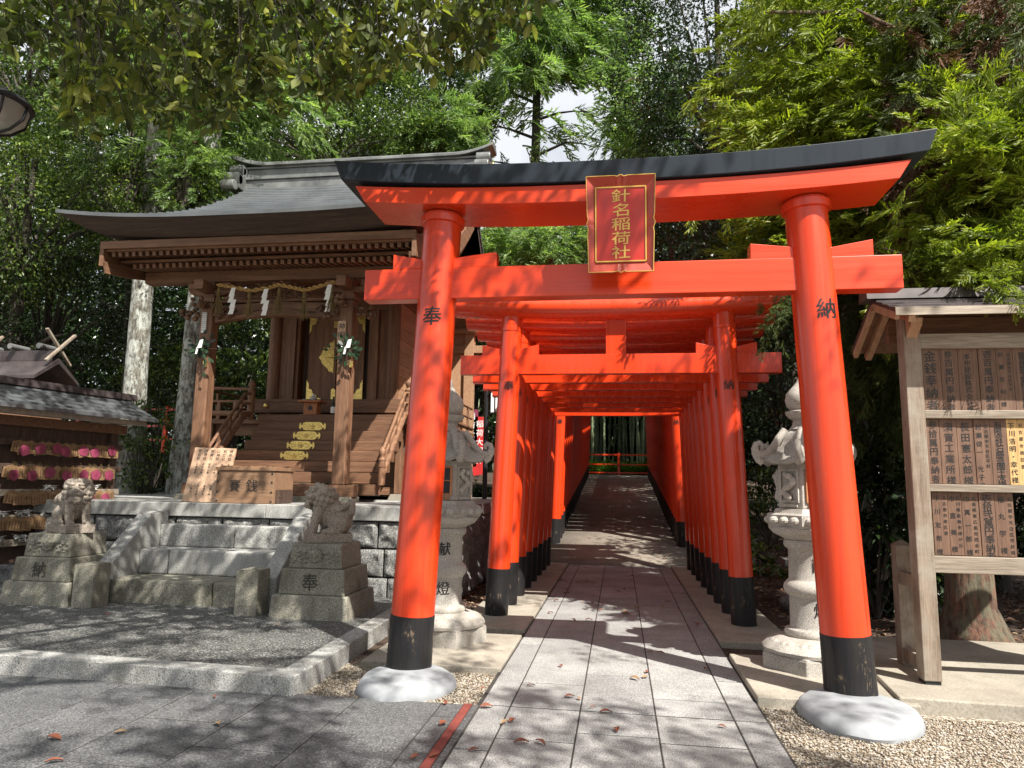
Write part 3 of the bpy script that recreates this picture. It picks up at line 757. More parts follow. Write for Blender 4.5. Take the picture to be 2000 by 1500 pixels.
planks(1, [1811, 1838, 1872, 1905, 1937, 1970, 2008, 2048, 2090, 2130], [
    [('参拾萬円奉納者', .5, .062, .045, .066)], [('須賀工業所様', .5, .068, .06, .078)], [('長田憲太郎様', .5, .068, .06, .078)],
    [('村瀬俊一 光子様', .28, .045, .06, .061), ('名古屋市天白区平針', .75, .03, .055, .036)], [('有限会社石勝造園土木様', .5, .058, .045, .043)],
    [('下川浩明・幸代様', .25, .048, .05, .056), ('名古屋市南区豊', .72, .03, .045, .05)], [('名古屋市南区', .5, .035, .06, .05)], [('参拾萬円奉納者', .5, .062, .045, .066)]], pale=(5, 6))
planks(2, [1822, 1853, 1880, 1914, 1945, 1982], [
    [('下川友希様', .3, .045, .05, .095), ('名古屋市南区豊', .78, .028, .045, .042)], [('巾直美様', .3, .045, .05, .12), ('石川県能美市緑が丘', .75, .03, .045, .042)],
    [('巾真一郎様', .3, .045, .05, .095), ('広島県東広島市西条町', .72, .03, .045, .042)], [('壱拾弐萬円奉納者', .52, .066, .045, .058)],
    [('福丸学様', .32, .048, .05, .12), ('名古屋市天白区平針南', .78, .03, .045, .042)]])
m = MB(); m.box(2.24, 4.34, BY + .082, BY + .092, rows[0][0] + .002, rows[0][1] - .002); m.box(2.24, 4.34, BY + .082, BY + .092, rows[1][0] + .002, rows[1][1] - .002); m.build('backboard', DARKW, bd)
# roof: sheet metal over rafters, ridge parallel to X
RX0, RX1 = 1.97, 4.8
ez, rz_, ey, ry, by_ = bz(2.83), 2.925, BY - .27, BY + .20, BY + .72
for k, (ya, za, yb, zb) in enumerate(((ey, ez, ry, rz_), (by_, bz(2.70), ry, rz_))):
    m = MB()
    for q in range(4):
        t0, t1 = q / 4, (q + 1) / 4; s = .018
        y0, z0, y1, z1 = ya + (yb - ya) * t0, za + (zb - za) * t0, ya + (yb - ya) * t1, za + (zb - za) * t1
        m.add([(x, y, z) for x in (RX0, RX1) for (y, z) in ((y0, z0 - .02), (y0, z0 + s), (y1, z1 + .004), (y1, z1 - .02))], [(0, 1, 2, 3), (7, 6, 5, 4), (0, 4, 5, 1), (1, 5, 6, 2), (2, 6, 7, 3), (3, 7, 4, 0)])
    m.build('roof_sheet', PANR, bd)
m = MB(); m.prism([(ry - .10, rz_ - .01), (ry - .085, rz_ + .07), (ry + .085, rz_ + .07), (ry + .10, rz_ - .01)], RX0 - .06, RX1, 'x'); m.build('ridge_cap', PANR, bd)
m = MB(); m.box(RX0, RX1, ey - .012, ey - .001, ez - .045, ez + .014); m.build('eave_fascia', GREYWX, bd)
for k, (ya, za, yb, zb) in enumerate(((ey + .02, ez - .06, ry, rz_ - .07), (by_ - .02, bz(2.70) - .06, ry, rz_ - .07))):
    m = MB()
    m.bar((RX0 + .02, ya, za + .02), (RX0 + .02, yb, zb + .02), .03, .06); m.bar((RX0 + .12, ya, za), (RX0 + .12, yb, zb), .045, .06)
    m.build('bargeboard', BRACK, bd)
    m = MB(); m.add([(x, y, z) for x in (RX0 + .04, RX1) for (y, z) in ((ya, za + .035), (yb, zb + .035), (yb, zb + .045), (ya, za + .045))], [(0, 1, 2, 3), (7, 6, 5, 4), (0, 4, 5, 1), (1, 5, 6, 2), (2, 6, 7, 3), (3, 7, 4, 0)]); m.build('soffit', CEDARY, bd)
m = MB(); m.box(RX0 + .15, RX1, BY + .30, BY + .36, 2.60, 2.80); m.build('back_beam', CEDARX, bd)

# ------------------------------------------------------------------ guardian lions on pedestals
def pedestal(x, y, zt, letters, label):
    t = thing('lion_pedestal', label, 'pedestal', (x, y, TZ))
    for k, (hw, z0, z1) in enumerate(((.385, TZ - .03, zt[0]), (.325, zt[0] + .001, zt[1]), (.262, zt[1] + .001, zt[2]))):
        m = MB(); m.add([(x + sx * (hw + .012), y + sy * (hw + .012), z0) for sy in (-1, 1) for sx in (-1, 1)] + [(x + sx * (hw - .006), y + sy * (hw - .006), z1) for sy in (-1, 1) for sx in (-1, 1)], [(0, 2, 3, 1), (4, 5, 7, 6), (0, 1, 5, 4), (1, 3, 7, 5), (3, 2, 6, 7), (2, 0, 4, 6)])
        p_ = m.build('tier', GRANW, t, bevel=.012)
        if k == 1:
            m = MB(); put_text(m, letters, lambda u, v: (x - .02 + u, y - hw - .0105 , (z0 + z1) / 2 + v), .17, .2, .02)
            m.build('inscription', m_letter, p_)
        if k == 2:
            m = MB(); rg = random.Random(int(abs(x) * 10)); zc = (z0 + z1) / 2; yy = y - hw - .002
            for q in range(8):
                a = q * math.pi / 4; m.sphere((x + .045 * math.cos(a), yy, zc + .038 * math.sin(a)), (.034, .03, .030), 9, 6)
            m.sphere((x, yy - .012, zc), (.03, .03, .03), 9, 6)
            for s in (-1, 1):
                for q in range(12):
                    m.sphere((x + s * (.09 + .012 * q), yy, zc + .05 * math.sin(q * 1.1 + s) - .01), (rg.uniform(.016, .034), .017, rg.uniform(.012, .026)), 8, 5)
            m.build('peony_carving', GRANW, p_, smooth=True)
    return t
m_letter = m_plain('carved_letter_shade', (.06, .056, .045), .9)
PLx, PLy, PRx, PRy = -5.93, 7.09, -2.925, 7.0
pedestal(PLx, PLy, (.37, .61, .85), '納', 'stepped granite pedestal left of the stone steps, carved with a peony')
pedestal(PRx, PRy, (.36, .60, .835), '奉', 'stepped granite pedestal right of the stone steps, nearest the large torii')
def lion(name, label, loc, rz, head_turn, raised):
    """seated guardian lion, local: faces +X, head turned; welded into one carved body"""
    m = MB(); rg = random.Random(4)
    m.box(-.235, .235, -.145, .145, 0, .085)                                   # own base
    m.sphere((-.11, 0, .20), (.135, .125, .13), 20, 12)                         # haunch
    m.sphere((.0, 0, .27), (.12, .11, .15), 20, 12, Matrix.Translation((0, 0, 0)) )
    m.sphere((.07, 0, .33), (.10, .10, .13), 20, 12)                           # chest
    m.sphere((-.03, 0, .33), (.10, .095, .11), 16, 10)
    for s in (-1, 1):
        m.sphere((-.09, s * .10, .17), (.105, .055, .095), 16, 10)              # thighs
        m.tube([(-.12, s * .11, .12), (-.03, s * .12, .105), (.02, s * .12, .105)], [.045, .04, .032], 12)
        m.sphere((.03, s * .12, .105), (.05, .036, .028), 10, 7)
        m.tube([(.09, s * .07, .33), (.13, s * .08, .22), (.145, s * .082, .11)], [.062, .045, .04], 12)   # fore legs
        m.sphere((.165, s * .082, .105), (.055, .042, .03), 12, 8)
        for q in (-.022, 0, .022): m.sphere((.205, s * .082 + q, .10), (.02, .012, .02), 8, 6)
    # tail slab with flame curls
    m.sphere((-.20, 0, .28), (.05, .085, .12), 14, 9)
    for q in range(12):
        a = q / 12 * math.pi; m.sphere((-.225, .085 * math.cos(a), .29 + .10 * math.sin(a)), (.035, .03, .034), 9, 6)
    for q in range(6): m.sphere((-.17 + .02 * q, .07 * (-1) ** q, .36 - .01 * q), (.04, .04, .03), 9, 6)
    # head
    H = Matrix.Translation((.085, 0, .455)) @ Matrix.Rotation(head_turn, 4, 'Z') @ Matrix.Rotation(R(-10 if raised else 5), 4, 'Y')
    m.sphere((0, 0, 0), (.115, .118, .095), 20, 12, H)
    m.sphere((.09, 0, -.028), (.06, .078, .045), 16, 10, H)                      # muzzle
    m.sphere((.148, 0, .0), (.022, .036, .020), 10, 7, H)                        # nose
    m.sphere((.085, 0, -.085), (.055, .062, .022), 14, 9, H)                     # lower jaw
    for s in (-1, 1):
        m.sphere((.10, s * .052, .030), (.026, .030, .022), 10, 7, H)            # eyes
        m.sphere((.09, s * .05, .058), (.038, .036, .018), 10, 7, H)             # brows
        m.sphere((.115, s * .055, -.03), (.03, .03, .026), 9, 6, H)
        m.sphere((.0, s * .118, .03), (.04, .022, .05), 10, 7, H)                # ears
    for ring, (rx_, zc, rr_, nn) in enumerate(((.02, .085, .05, 7), (-.02, .07, .095, 11), (-.03, .02, .125, 13), (-.02, -.04, .128, 13), (0, -.09, .115, 12), (.0, -.135, .09, 10))):
        for q in range(nn):
            a = math.pi * .32 + (2 * math.pi - .64 * math.pi) * q / (nn - 1)
            m.sphere((rx_ + rr_ * math.cos(a), rr_ * math.sin(a), zc), (rg.uniform(.024, .036),) * 3, 8, 6, H)
    for q in range(9): m.sphere((.04 + .02 * math.sin(q), .05 * math.cos(q * 1.3), .085 + .01 * (q % 2)), (.026,) * 3, 8, 6, H)
    for q in range(10): m.sphere((.105 + .015 * (q % 2), -.06 + .013 * q, -.105 - .012 * (q % 3)), (.02, .016, .026), 8, 6, H)   # beard
    me = bpy.data.meshes.new('tmp'); me.from_pydata(m.v, [], m.f)
    bm = bmesh.new(); bm.from_mesh(me); bmesh.ops.recalc_face_normals(bm, faces=bm.faces); bm.to_mesh(me); bm.free()
    o = bpy.data.objects.new('tmp', me); S.collection.objects.link(o)
    r_ = o.modifiers.new('r', 'REMESH'); r_.mode = 'VOXEL'; r_.voxel_size = .0065; r_.use_smooth_shade = True
    dg = bpy.context.evaluated_depsgraph_get(); me2 = bpy.data.meshes.new_from_object(o.evaluated_get(dg))
    bpy.data.objects.remove(o)
    co = np.empty(len(me2.vertices) * 3, dtype=np.float32); me2.vertices.foreach_get('co', co); co = co.reshape(-1, 3)
    no = np.empty(len(me2.vertices) * 3, dtype=np.float32); me2.vertices.foreach_get('normal', no); no = no.reshape(-1, 3)
    d = np.array([mnoise.fractal(Vector(c) * 28, 1, 2, 3) for c in co.tolist()]) * .0045
    me2.vertices.foreach_set('co', (co + no * d[:, None]).ravel()); me2.update()
    me2.materials.clear(); me2.name = name
    ob = link_mesh(name, me2, LIONST, None, smooth=True); ob.location = loc; ob.rotation_euler.z = rz
    ob.scale = (1.0, 1.02, 1.02)
    return tag(ob, label, 'stone lion', 'guardian lion statues')
lion('guardian_lion', 'stone guardian lion facing forward on the pedestal left of the steps', (PLx + .04, PLy - .02, .853), R(-28), R(-32), False)
lion('guardian_lion', 'stone guardian lion with raised curly head on the pedestal right of the steps', (PRx + .0, PRy - .0, .838), R(205), R(12), True)

# ------------------------------------------------------------------ shrine
CX = -4.905
sh = thing('shrine_hall', 'small cedar shrine hall with sweeping copper roof standing on the podium', 'shrine', (CX, 9.5, 1.16))
def P(name, m, mat, par=sh, bevel=.004, smooth=False): return m.build(name, mat, par, bevel=bevel, smooth=smooth)
m = MB(); m.box(-6.2, -3.62, 9.32, 9.72, 1.15, 1.235); P('granite_plinth', m, GRANW, bevel=.01)
m = MB(); m.box(-6.15, -3.60, 9.40, 9.60, 1.236, 1.395); P('sill_beam', m, CEDARX)
for cx in (-5.975, -3.825):
    m = MB(); m.box(cx - .098, cx + .098, 9.40, 9.596, 1.397, 4.02); p_ = P('porch_post', m, CEDAR, bevel=.018)
    # carved nose ends and bracket set on top
    m = MB(); m.box(cx - .12, cx + .12, 9.38, 9.62, 4.02, 4.09); m.box(cx - .09, cx + .09, 9.41, 9.59, 4.09, 4.15)
    for s in (-1, 1): m.box(cx + s * .26 - .07, cx + s * .26 + .07, 9.42, 9.58, 4.22, 4.32)
    m.prism([(cx - .35, 4.22), (cx - .30, 4.16), (cx - .12, 4.13), (cx + .12, 4.13), (cx + .30, 4.16), (cx + .35, 4.22)], 9.44, 9.56, 'y')
    m.box(cx - .07, cx + .07, 9.15, 9.62, 4.16, 4.30); m.box(cx - .08, cx + .08, 9.41, 9.59, 4.23, 4.33); P('bracket_set', m, CEDARX)
    m = MB(); rg = random.Random(int(cx * 7))
    for s in (-1, 1):
        m = MB()
        for q in range(16):
            m.sphere((cx + s * (.14 + .018 * q + rg.uniform(-.01, .01)), 9.42 + rg.uniform(-.05, .05), 3.88 + rg.uniform(-.085, .085) - .004 * q), (rg.uniform(.025, .05), .04, rg.uniform(.02, .042)), 8, 6)
        P('carved_nose', m, CARVE, bevel=0, smooth=True)
    m = MB()
    for q in range(16): m.sphere((cx + rg.uniform(-.06, .06), 9.36 - .016 * q, 3.95 + rg.uniform(-.08, .07)), (.035, .04, rg.uniform(.02, .045)), 8, 6)
    P('carved_nose', m, CARVE, bevel=0, smooth=True)
m = MB(); m.prism([(-5.87, 3.72), (-5.4, 3.79), (CX, 3.81), (-4.4, 3.79), (-3.93, 3.72), (-3.93, 3.97), (CX, 4.02), (-5.87, 3.97)], 9.44, 9.56, 'y'); P('rainbow_beam', m, CEDARX)
for s in (-1, 1):
    m = MB(); pts = []
    for q in range(26):
        a = q / 25 * 4.6 * math.pi * .5; r_ = .085 * (1 - q / 28); pts.append((CX + s * (.70 - r_ * math.cos(a)), 9.435, 3.88 + r_ * .75 * math.sin(a)))
    m.tube(pts, .009, 6); m.tube([(CX + s * .6, 9.435, 3.84), (CX + s * .4, 9.435, 3.87), (CX + s * .25, 9.435, 3.90)], [.009, .012, .004], 6); P('scroll_carving', m, DARKW, bevel=0, smooth=True)
m = MB(); m.box(-5.87, -3.93, 9.45, 9.55, 4.022, 4.07); P('upper_tie', m, CEDARX)
m = MB(); rg = random.Random(9)
for q in range(150):
    u = rg.uniform(-1, 1); vv = rg.uniform(0, 1) * (1 - .55 * u * u); a = rg.uniform(0, 6)
    m.tube([(CX + u * .46, 9.44 + rg.uniform(-.03, .03), 4.08 + .22 * vv), (CX + u * .46 + .05 * math.cos(a), 9.41, 4.08 + .22 * vv + .03 * math.sin(a)), (CX + u * .46 + .09 * math.cos(a + .6), 9.43, 4.08 + .22 * vv + .05 * math.sin(a + .6))], [.016, .020, .006], 6)
P('dragon_carving', m, CARVE, bevel=0, smooth=True)
m = MB(); m.box(-7.02, -2.93, 9.41, 9.59, 4.335, 4.50); P('purlin', m, CEDARX)
m = MB(); m.box(-6.95, -2.9, 11.40, 11.60, 4.62, 4.80); P('wall_plate', m, CEDARX)
# rafters (two tiers)
def rafters(n, x0, x1, ya, za, yb, zb, hh):
    proto_ = None
    for i in range(n):
        x = x0 + (x1 - x0) * i / (n - 1)
        if proto_ is None:
            m = MB(); m.bar((x, ya, za), (x, yb, zb), .052, hh); proto_ = m.build('rafter', CEDARY, sh, bevel=.003); x00 = x
        else:
            c = proto_.copy(); S.collection.objects.link(c); c.parent = sh; c.location.x = x - x00
crv = lambda x: .13 * (abs(x - CX) / 2.8) ** 3
rafters(42, -7.05, -2.76, 8.74, 4.565, 11.4, 5.18, .066)
rafters(40, -6.92, -2.89, 9.02, 4.475, 11.3, 4.82, .066)
m = MB(); m.box(-7.12, -2.70, 8.99, 9.06, 4.525, 4.56); P('rafter_support', m, CEDARX)
m = MB(); m.add([(x, y, z) for x in (-7.15, -2.66) for (y, z) in ((8.72, 4.603), (11.5, 5.245), (11.5, 5.275), (8.72, 4.633))], [(0, 1, 2, 3), (7, 6, 5, 4), (0, 4, 5, 1), (1, 5, 6, 2), (2, 6, 7, 3), (3, 7, 4, 0)]); P('soffit_boards', m, CEDARY, bevel=0)
m = MB(); m.box(-7.2, -2.62, 8.655, 8.735, 4.625, 4.735); m.box(-7.16, -2.66, 8.70, 8.76, 4.60, 4.624); P('eave_fascia', m, CEDARX)
for s, x in ((-1, -7.17), (1, -2.64)):      # curved barge boards under the eave ends
    m = MB(); yy = [8.66, 9.2, 9.8, 10.4, 11.0, 11.6, 12.3]; zt_ = [4.58, 4.66, 4.79, 5.0, 5.32, 5.72, 6.27]
    m.prism([(y, z - .20) for y, z in zip(yy, zt_)] + [(y, z + .12) for y, z in reversed(list(zip(yy, zt_)))], x - .03, x + .03, 'x'); P('bargeboard', m, CEDARY)
    m = MB(); m.prism([(y + .05, z - .30) for y, z in zip(yy, zt_)] + [(y, z - .14) for y, z in reversed(list(zip(yy, zt_)))], x - s * .05 - .02, x - s * .05 + .02, 'x'); P('bargeboard', m, CEDARY)
# layered bark eave edge
NX = 40
vs = []; fs = []
for i in range(NX + 1):
    u = -1 + 2 * i / NX
    for (hw, y, z) in ((2.27, 8.62, 4.738), (2.45, 8.54, 4.80), (2.82, 8.40, 4.95), (2.74, 8.9, 5.04), (2.3, 9.2, 4.80)):
        x = CX + u * hw; vs.append((x, y, z + (.14 if z > 4.9 else .09) * abs(u) ** 3))
for i in range(NX):
    for k in range(5): fs.append((i * 5 + k, i * 5 + (k + 1) % 5, (i + 1) * 5 + (k + 1) % 5, (i + 1) * 5 + k))
fs += [tuple(range(5)), tuple(reversed([NX * 5 + k for k in range(5)]))]
m = MB().add(vs, fs); P('thick_eave', m, THATCH, bevel=0)
# roof skin: stepped copper courses, front and rear slopes
def xe(t): return 2.2 + (.62 * (1 - t / .6) ** 2 if t < .6 else 0)
NC = 26; vs = []; fs = []; NU = 24
for c in range(NC):
    for e in (0, 1):
        t = (c + e) / NC; y = 8.39 + 4.15 * t; z = 4.96 + 1.12 * t + 1.13 * t * t + (.032 if e == 0 else 0)
        for i in range(NU + 1):
            u = -1 + 2 * i / NU; vs.append((CX + u * xe(t), y, z + .14 * abs(u) ** 3 * (1 - t * .5)))
for r_ in range(2 * NC - 1):
    for i in range(NU): a = r_ * (NU + 1) + i; fs.append((a, a + 1, a + NU + 2, a + NU + 1))
b0 = len(vs)
for c in range(20):
    for e in (0, 1):
        t = (c + e) / 20; y = 15.0 - 2.5 * t; z = 5.2 + .9 * t + 1.12 * t * t + (.016 if e == 0 else 0)
        for i in range(NU + 1):
            u = -1 + 2 * i / NU; vs.append((CX + u * 2.22, y, z + .1 * abs(u) ** 3 * (1 - t)))
for r_ in range(39):
    for i in range(NU): a = b0 + r_ * (NU + 1) + i; fs.append((a, a + NU + 1, a + NU + 2, a + 1))
m = MB().add(vs, fs); rf = P('roof', m, COPPER, bevel=0); sd = rf.modifiers.new('thick', 'SOLIDIFY'); sd.thickness = .05; sd.offset = -1
# gable side rims (bark layer along the verge)
for s in (-1, 1):
    m = MB(); top = []; bot = []
    for q in range(15):
        t = .12 + .88 * q / 14; y = 8.39 + 4.15 * t; z = 4.91 + 1.12 * t + 1.13 * t * t + .1 * (1 - t * .5); top.append((y, z)); bot.append((y, z - .20))
    for q in range(10):
        t = 1 - q / 9; y = 15.0 - 2.5 * t; z = 5.14 + .9 * t + 1.12 * t * t + .05; top.append((y, z)); bot.append((y, z - .20))
    m.prism(bot + top[::-1], CX + s * 2.14 - .05, CX + s * 2.14 + .05, 'x'); P('verge', m, THATCH)
    m = MB(); g2 = [(a, b - .24) for a, b in bot]; m.prism(g2 + [(a, b + .03) for a, b in bot][::-1], CX + s * 2.04 - .03, CX + s * 2.04 + .03, 'x'); P('gable_board', m, CEDARY)
    m = MB(); m.prism([(11.0, 4.8), (14.0, 4.8), (12.55, 6.9)], CX + s * 1.2 - .03, CX + s * 1.2 + .03, 'x'); P('gable_wall', m, CEDARY)
# ridge
rd = MB(); L = 2.42
rd.box(CX - L, CX + L, 12.38, 12.70, 7.10, 7.28); rd.box(CX - L - .03, CX + L + .03, 12.34, 12.74, 7.282, 7.33); rd.box(CX - L, CX + L, 12.40, 12.68, 7.332, 7.51)
rdg = P('ridge', rd, RIDGEM, bevel=.006)
vs = []; fs = []; NR = 30
for i in range(NR + 1):
    u = -1 + 2 * i / NR; x = CX + u * 2.60; dz = .17 * max(0, (abs(u) - .72) / .28) ** 1.8
    for (y, z) in ((12.30, 7.55), (12.30, 7.60), (12.42, 7.67), (12.54, 7.69), (12.66, 7.67), (12.78, 7.60), (12.78, 7.55)): vs.append((x, y, z + dz))
for i in range(NR):
    for k in range(7): fs.append((i * 7 + k, i * 7 + (k + 1) % 7, (i + 1) * 7 + (k + 1) % 7, (i + 1) * 7 + k))
fs += [tuple(range(7)), tuple(reversed([NR * 7 + k for k in range(7)]))]
m = MB().add(vs, fs); m.box(CX - 2.45, CX + 2.45, 12.36, 12.72, 7.512, 7.549); P('ridge_cap', m, RIDGEM, rdg, bevel=.004)
for s in (-1, 1):
    m = MB(); x = CX + s * 2.45
    for (y, z, r_) in ((12.25, 7.44, .10), (12.12, 7.22, .12), (11.98, 7.03, .10)):
        m.tube([(x - .13, y, z), (x + .13, y, z)], r_, 20)
    m.box(x - .13, x + .13, 12.10, 12.95, 7.02, 7.30); m.box(x - .13, x + .13, 12.24, 12.84, 7.301, 7.50); P('ridge_end_tile', m, RIDGEM, rdg, bevel=.01)
    m = MB(); m.tube([(x + s * .135, 12.54, 7.40), (x + s * .15, 12.54, 7.40)], .08, 20); P('gilt_crest', m, GOLD, rdg)
# hall
FZ = 2.44
m = MB(); m.box(-6.9, -2.91, 10.98, 14.2, FZ - .07, FZ); P('veranda_floor', m, CEDARX)
m = MB(); m.box(-6.75, -3.05, 11.15, 11.28, 2.18, 2.368); m.box(-6.75, -3.05, 11.15, 14.0, 1.24, 1.36)
P('veranda_beam', m, CEDARX)
m = MB()
for i in range(14): m.box(-3.42 + .0, -3.38, 11.29 + i * .2, 11.485 + i * .2, 1.37, 2.36)
m.box(-3.6, -3.06, 11.2, 11.24, 1.37, 2.17); m.box(-3.55, -3.05, 11.19, 11.199, 1.70, 1.82); P('under_floor_panel', m, CEDAR)
for x in (-6.8, -3.50, -3.10):
    m = MB(); m.box(x - .05, x + .05, 11.05, 11.15, 1.26, 2.36); P('floor_post', m, CEDAR)
    m = MB(); m.prism([(x - .14, 1.158), (x + .14, 1.158), (x + .09, 1.255), (x - .09, 1.255)], 11.0, 11.22, 'y'); P('base_stone', m, CONC)
for cx in (-6.0, -3.84):
    m = MB(); m.tube([(cx, 11.62, 2.45), (cx, 11.62, 4.62)], .115, 28); P('round_column', m, CEDAR, bevel=0, smooth=True)
for (y) in (14.0,):
    for cx in (-6.0, -3.84):
        m = MB(); m.tube([(cx, y, 2.45), (cx, y, 4.62)], .115, 20); P('round_column', m, CEDAR, bevel=0, smooth=True)
m = MB(); m.box(-6.25, -3.57, 11.44, 11.74, 2.60, 2.83); P('threshold_beam', m, CEDARX)
m = MB(); m.box(-6.0, -3.8, 11.54, 11.66, 4.40, 4.62); P('lintel', m, CEDARX)
for x0, x1 in ((-5.885, -5.72), (-4.09, -3.955)):
    m = MB(); m.box(x0, x1, 11.60, 11.66, 2.832, 4.398); P('wall_panel', m, CEDAR)
for x0, x1 in ((-5.72, -5.60), (-5.598, -5.54), (-4.21, -4.09), (-4.27, -4.212)):
    m = MB(); m.box(x0, x1, 11.54 + (.04 if abs(x1 - x0) < .1 else 0), 11.66, 2.833, 4.397); P('door_jamb', m, CEDAR)
for s, x in ((-1, -6.0), (1, -3.80)):
    m = MB()
    for i in range(8): m.box(x - .02, x + .02, 11.74, 13.9, 2.84 + i * .22, 2.84 + i * .22 + .215)
    P('side_wall', m, PALEC, bevel=.003)
    m = MB(); m.prism([(11.75, 4.62), (13.9, 4.62), (13.9, 4.9), (11.75, 5.2)], x - .02, x + .02, 'x'); P('side_gable', m, CEDARY)
m = MB(); m.box(-5.98, -3.82, 13.9, 13.95, 2.45, 4.6); P('rear_wall', m, CEDARX)
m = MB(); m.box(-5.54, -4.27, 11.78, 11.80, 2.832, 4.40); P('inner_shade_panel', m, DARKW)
for k, (x0, x1) in enumerate(((-5.42, -4.925), (-4.885, -4.39))):
    m = MB(); m.box(x0, x1, 11.70, 11.74, 2.84, 4.39); dl = P('door_leaf', m, CEDAR)
    so_ = -1 if k == 0 else 1; xo = x0 if k == 0 else x1
    for (zc, zs) in ((2.845, 1), (4.385, -1)):
        m = MB(); pl_ = [(0, 0), (.30, 0), (.27, .035), (.20, .04), (.19, .09), (.13, .12), (.10, .20), (.05, .21), (.045, .30), (0, .38)]
        m.prism([(xo - so_ * p[0], zc + zs * p[1] * .95) for p in pl_], 11.685, 11.699, 'y'); P('gilt_corner', m, GOLD, dl, bevel=.003)
    xi = x1 if k == 0 else x0
    m = MB(); pl_ = [(0, -.30), (.04, -.27), (.08, -.27), (.12, -.2), (.16, -.17), (.22, -.11), (.24, -.05), (.28, 0), (.24, .05), (.22, .12), (.16, .18), (.12, .21), (.08, .28), (.04, .28), (0, .34)]
    m.prism([(xi + so_ * (p[0] + .012), 3.60 + p[1] * .95) for p in pl_], 11.683, 11.699, 'y')
    for q in range(10): m.sphere((xi + so_ * (.05 + .018 * (q % 5) * 2), 11.683, 3.45 + .05 * q * .7), (.018, .006, .018), 8, 5)
    P('gilt_lock_plate', m, GOLD, dl, bevel=.003)
m = MB(); m.box(-4.925, -4.885, 11.66, 11.71, 2.84, 4.39); P('door_stile', m, CEDAR)
for zc, z1 in ((2.84, 3.05), (4.12, 4.38)):
    m = MB(); m.prism([(-4.945, zc), (-4.865, zc), (-4.865, z1 - .03), (-4.905, z1), (-4.945, z1 - .03)], 11.645, 11.659, 'y'); P('gilt_strip', m, GOLD, bevel=.003)
m = MB(); m.tube([(-4.93, 11.66, 3.585), (-5.0, 11.62, 3.58), (-5.07, 11.63, 3.60)], .008, 8); m.tube([(-4.95, 11.63, 3.60), (-4.7, 11.60, 3.62)], .014, 10); P('door_bolt', m, GOLD)
for x in (-6.02, -3.45, -3.15):
    m = MB(); m.sphere((x, 11.43, 2.715), (.045, .03, .045), 16, 10); P('gilt_stud', m, GOLD, bevel=0, smooth=True)
# wooden stairs
for k in range(7):
    z1 = 1.40 + .166 * (k + 1) - .16; y0 = 9.72 + .20 * k
    m = MB(); m.box(-5.86, -3.42, y0, y0 + .30, z1 - .155, z1); P('stair', m, CEDARX, bevel=.006)
    if k >= 3:
        xc = CX - .01; zc = z1 - .078; m = MB()
        pl_ = [(-.34, 0), (-.33, .04), (-.28, .06), (-.30, .03), (-.26, .02), (-.23, .055), (-.17, .068), (.17, .068), (.23, .055), (.26, .02), (.30, .03), (.28, .06), (.33, .04), (.34, 0)]
        pl_ = pl_ + [(a, -b) for a, b in reversed(pl_[1:-1])]
        m.prism([(xc + a * .68, zc + b * 1.0) for a, b in pl_], y0 - .012, y0 - .001, 'y')
        for a, b in ((0, .022), (.022, 0), (0, -.022), (-.022, 0)): m.sphere((xc + a * 1.4, y0 - .012, zc + b), (.024, .010, .020), 10, 6)
        m.sphere((xc, y0 - .016, zc), (.013, .012, .013), 8, 6)
        for s in (-1, 1):
            for q in range(4): m.sphere((xc + s * (.08 + .022 * q), y0 - .012, zc + .02 * (-1) ** q), (.014, .006, .012), 8, 5)
        P('gilt_stair_plate', m, GOLD, bevel=.002)
m = MB(); m.box(-5.92, -3.36, 11.0 - .02, 11.10, 2.44, 2.52); P('top_tread', m, CEDARX)
# giboshi newels and rails
def giboshi(x, y, z0, z1, r=.058):
    m = MB(); m.lathe([(r, z0), (r, z1 - .30), (r * 1.12, z1 - .295), (r * 1.12, z1 - .27), (r, z1 - .265), (r, z1 - .21), (r * 1.12, z1 - .205), (r * 1.12, z1 - .185), (r * .8, z1 - .175), (r * .62, z1 - .15), (r * .8, z1 - .125), (r * 1.08, z1 - .085), (r * .95, z1 - .05), (r * .5, z1 - .02), (.004, z1)], 24, Matrix.Translation((x, y, 0)))
    P('newel_post', m, CEDAR, bevel=0, smooth=True)
for s, x in ((-1, -6.03), (1, -3.33)):
    giboshi(x, 10.95, 2.45, 3.10)
    giboshi(x, 9.78, 1.40, 1.95, .05)
    for dz, r_ in ((.40, .026), (.24, .024), (.06, .05)):
        m = MB(); m.tube([(x, 9.80, 1.50 + dz), (x, 10.75, 2.44 + dz), (x, 10.93, 2.46 + dz)], r_, 12); P('stair_rail', m, CEDARY, bevel=0, smooth=True)
    for q in range(3): y = 10.05 + .3 * q; m = MB(); m.box(x - .02, x + .02, y - .02, y + .02, 1.5 + (y - 9.8), 1.9 + (y - 9.8)); P('baluster', m, CEDAR)
    xo = x + s * .55 * 1.0
    xe_ = -6.86 if s < 0 else -2.95
    for dz, r_ in ((.50, .024), (.30, .022), (.10, .045)):
        m = MB(); m.tube([(x, 10.97, FZ + dz), (xe_ + s * .12, 10.97, FZ + dz + (.03 if dz > .4 else 0))], r_, 12); m.tube([(xe_, 10.97, FZ + dz), (xe_, 14.1, FZ + dz)], r_, 12); P('veranda_rail', m, CEDARX, bevel=0, smooth=True)
    for q in (.35, .7): m = MB(); m.box(x + (xe_ - x) * q - .03, x + (xe_ - x) * q + .03, 10.95, 10.99, FZ, FZ + .29); P('baluster', m, CEDAR)
    for q in range(4): m = MB(); m.box(xe_ - .02, xe_ + .02, 11.3 + .8 * q, 11.36 + .8 * q, FZ, FZ + .49); P('baluster', m, CEDAR)

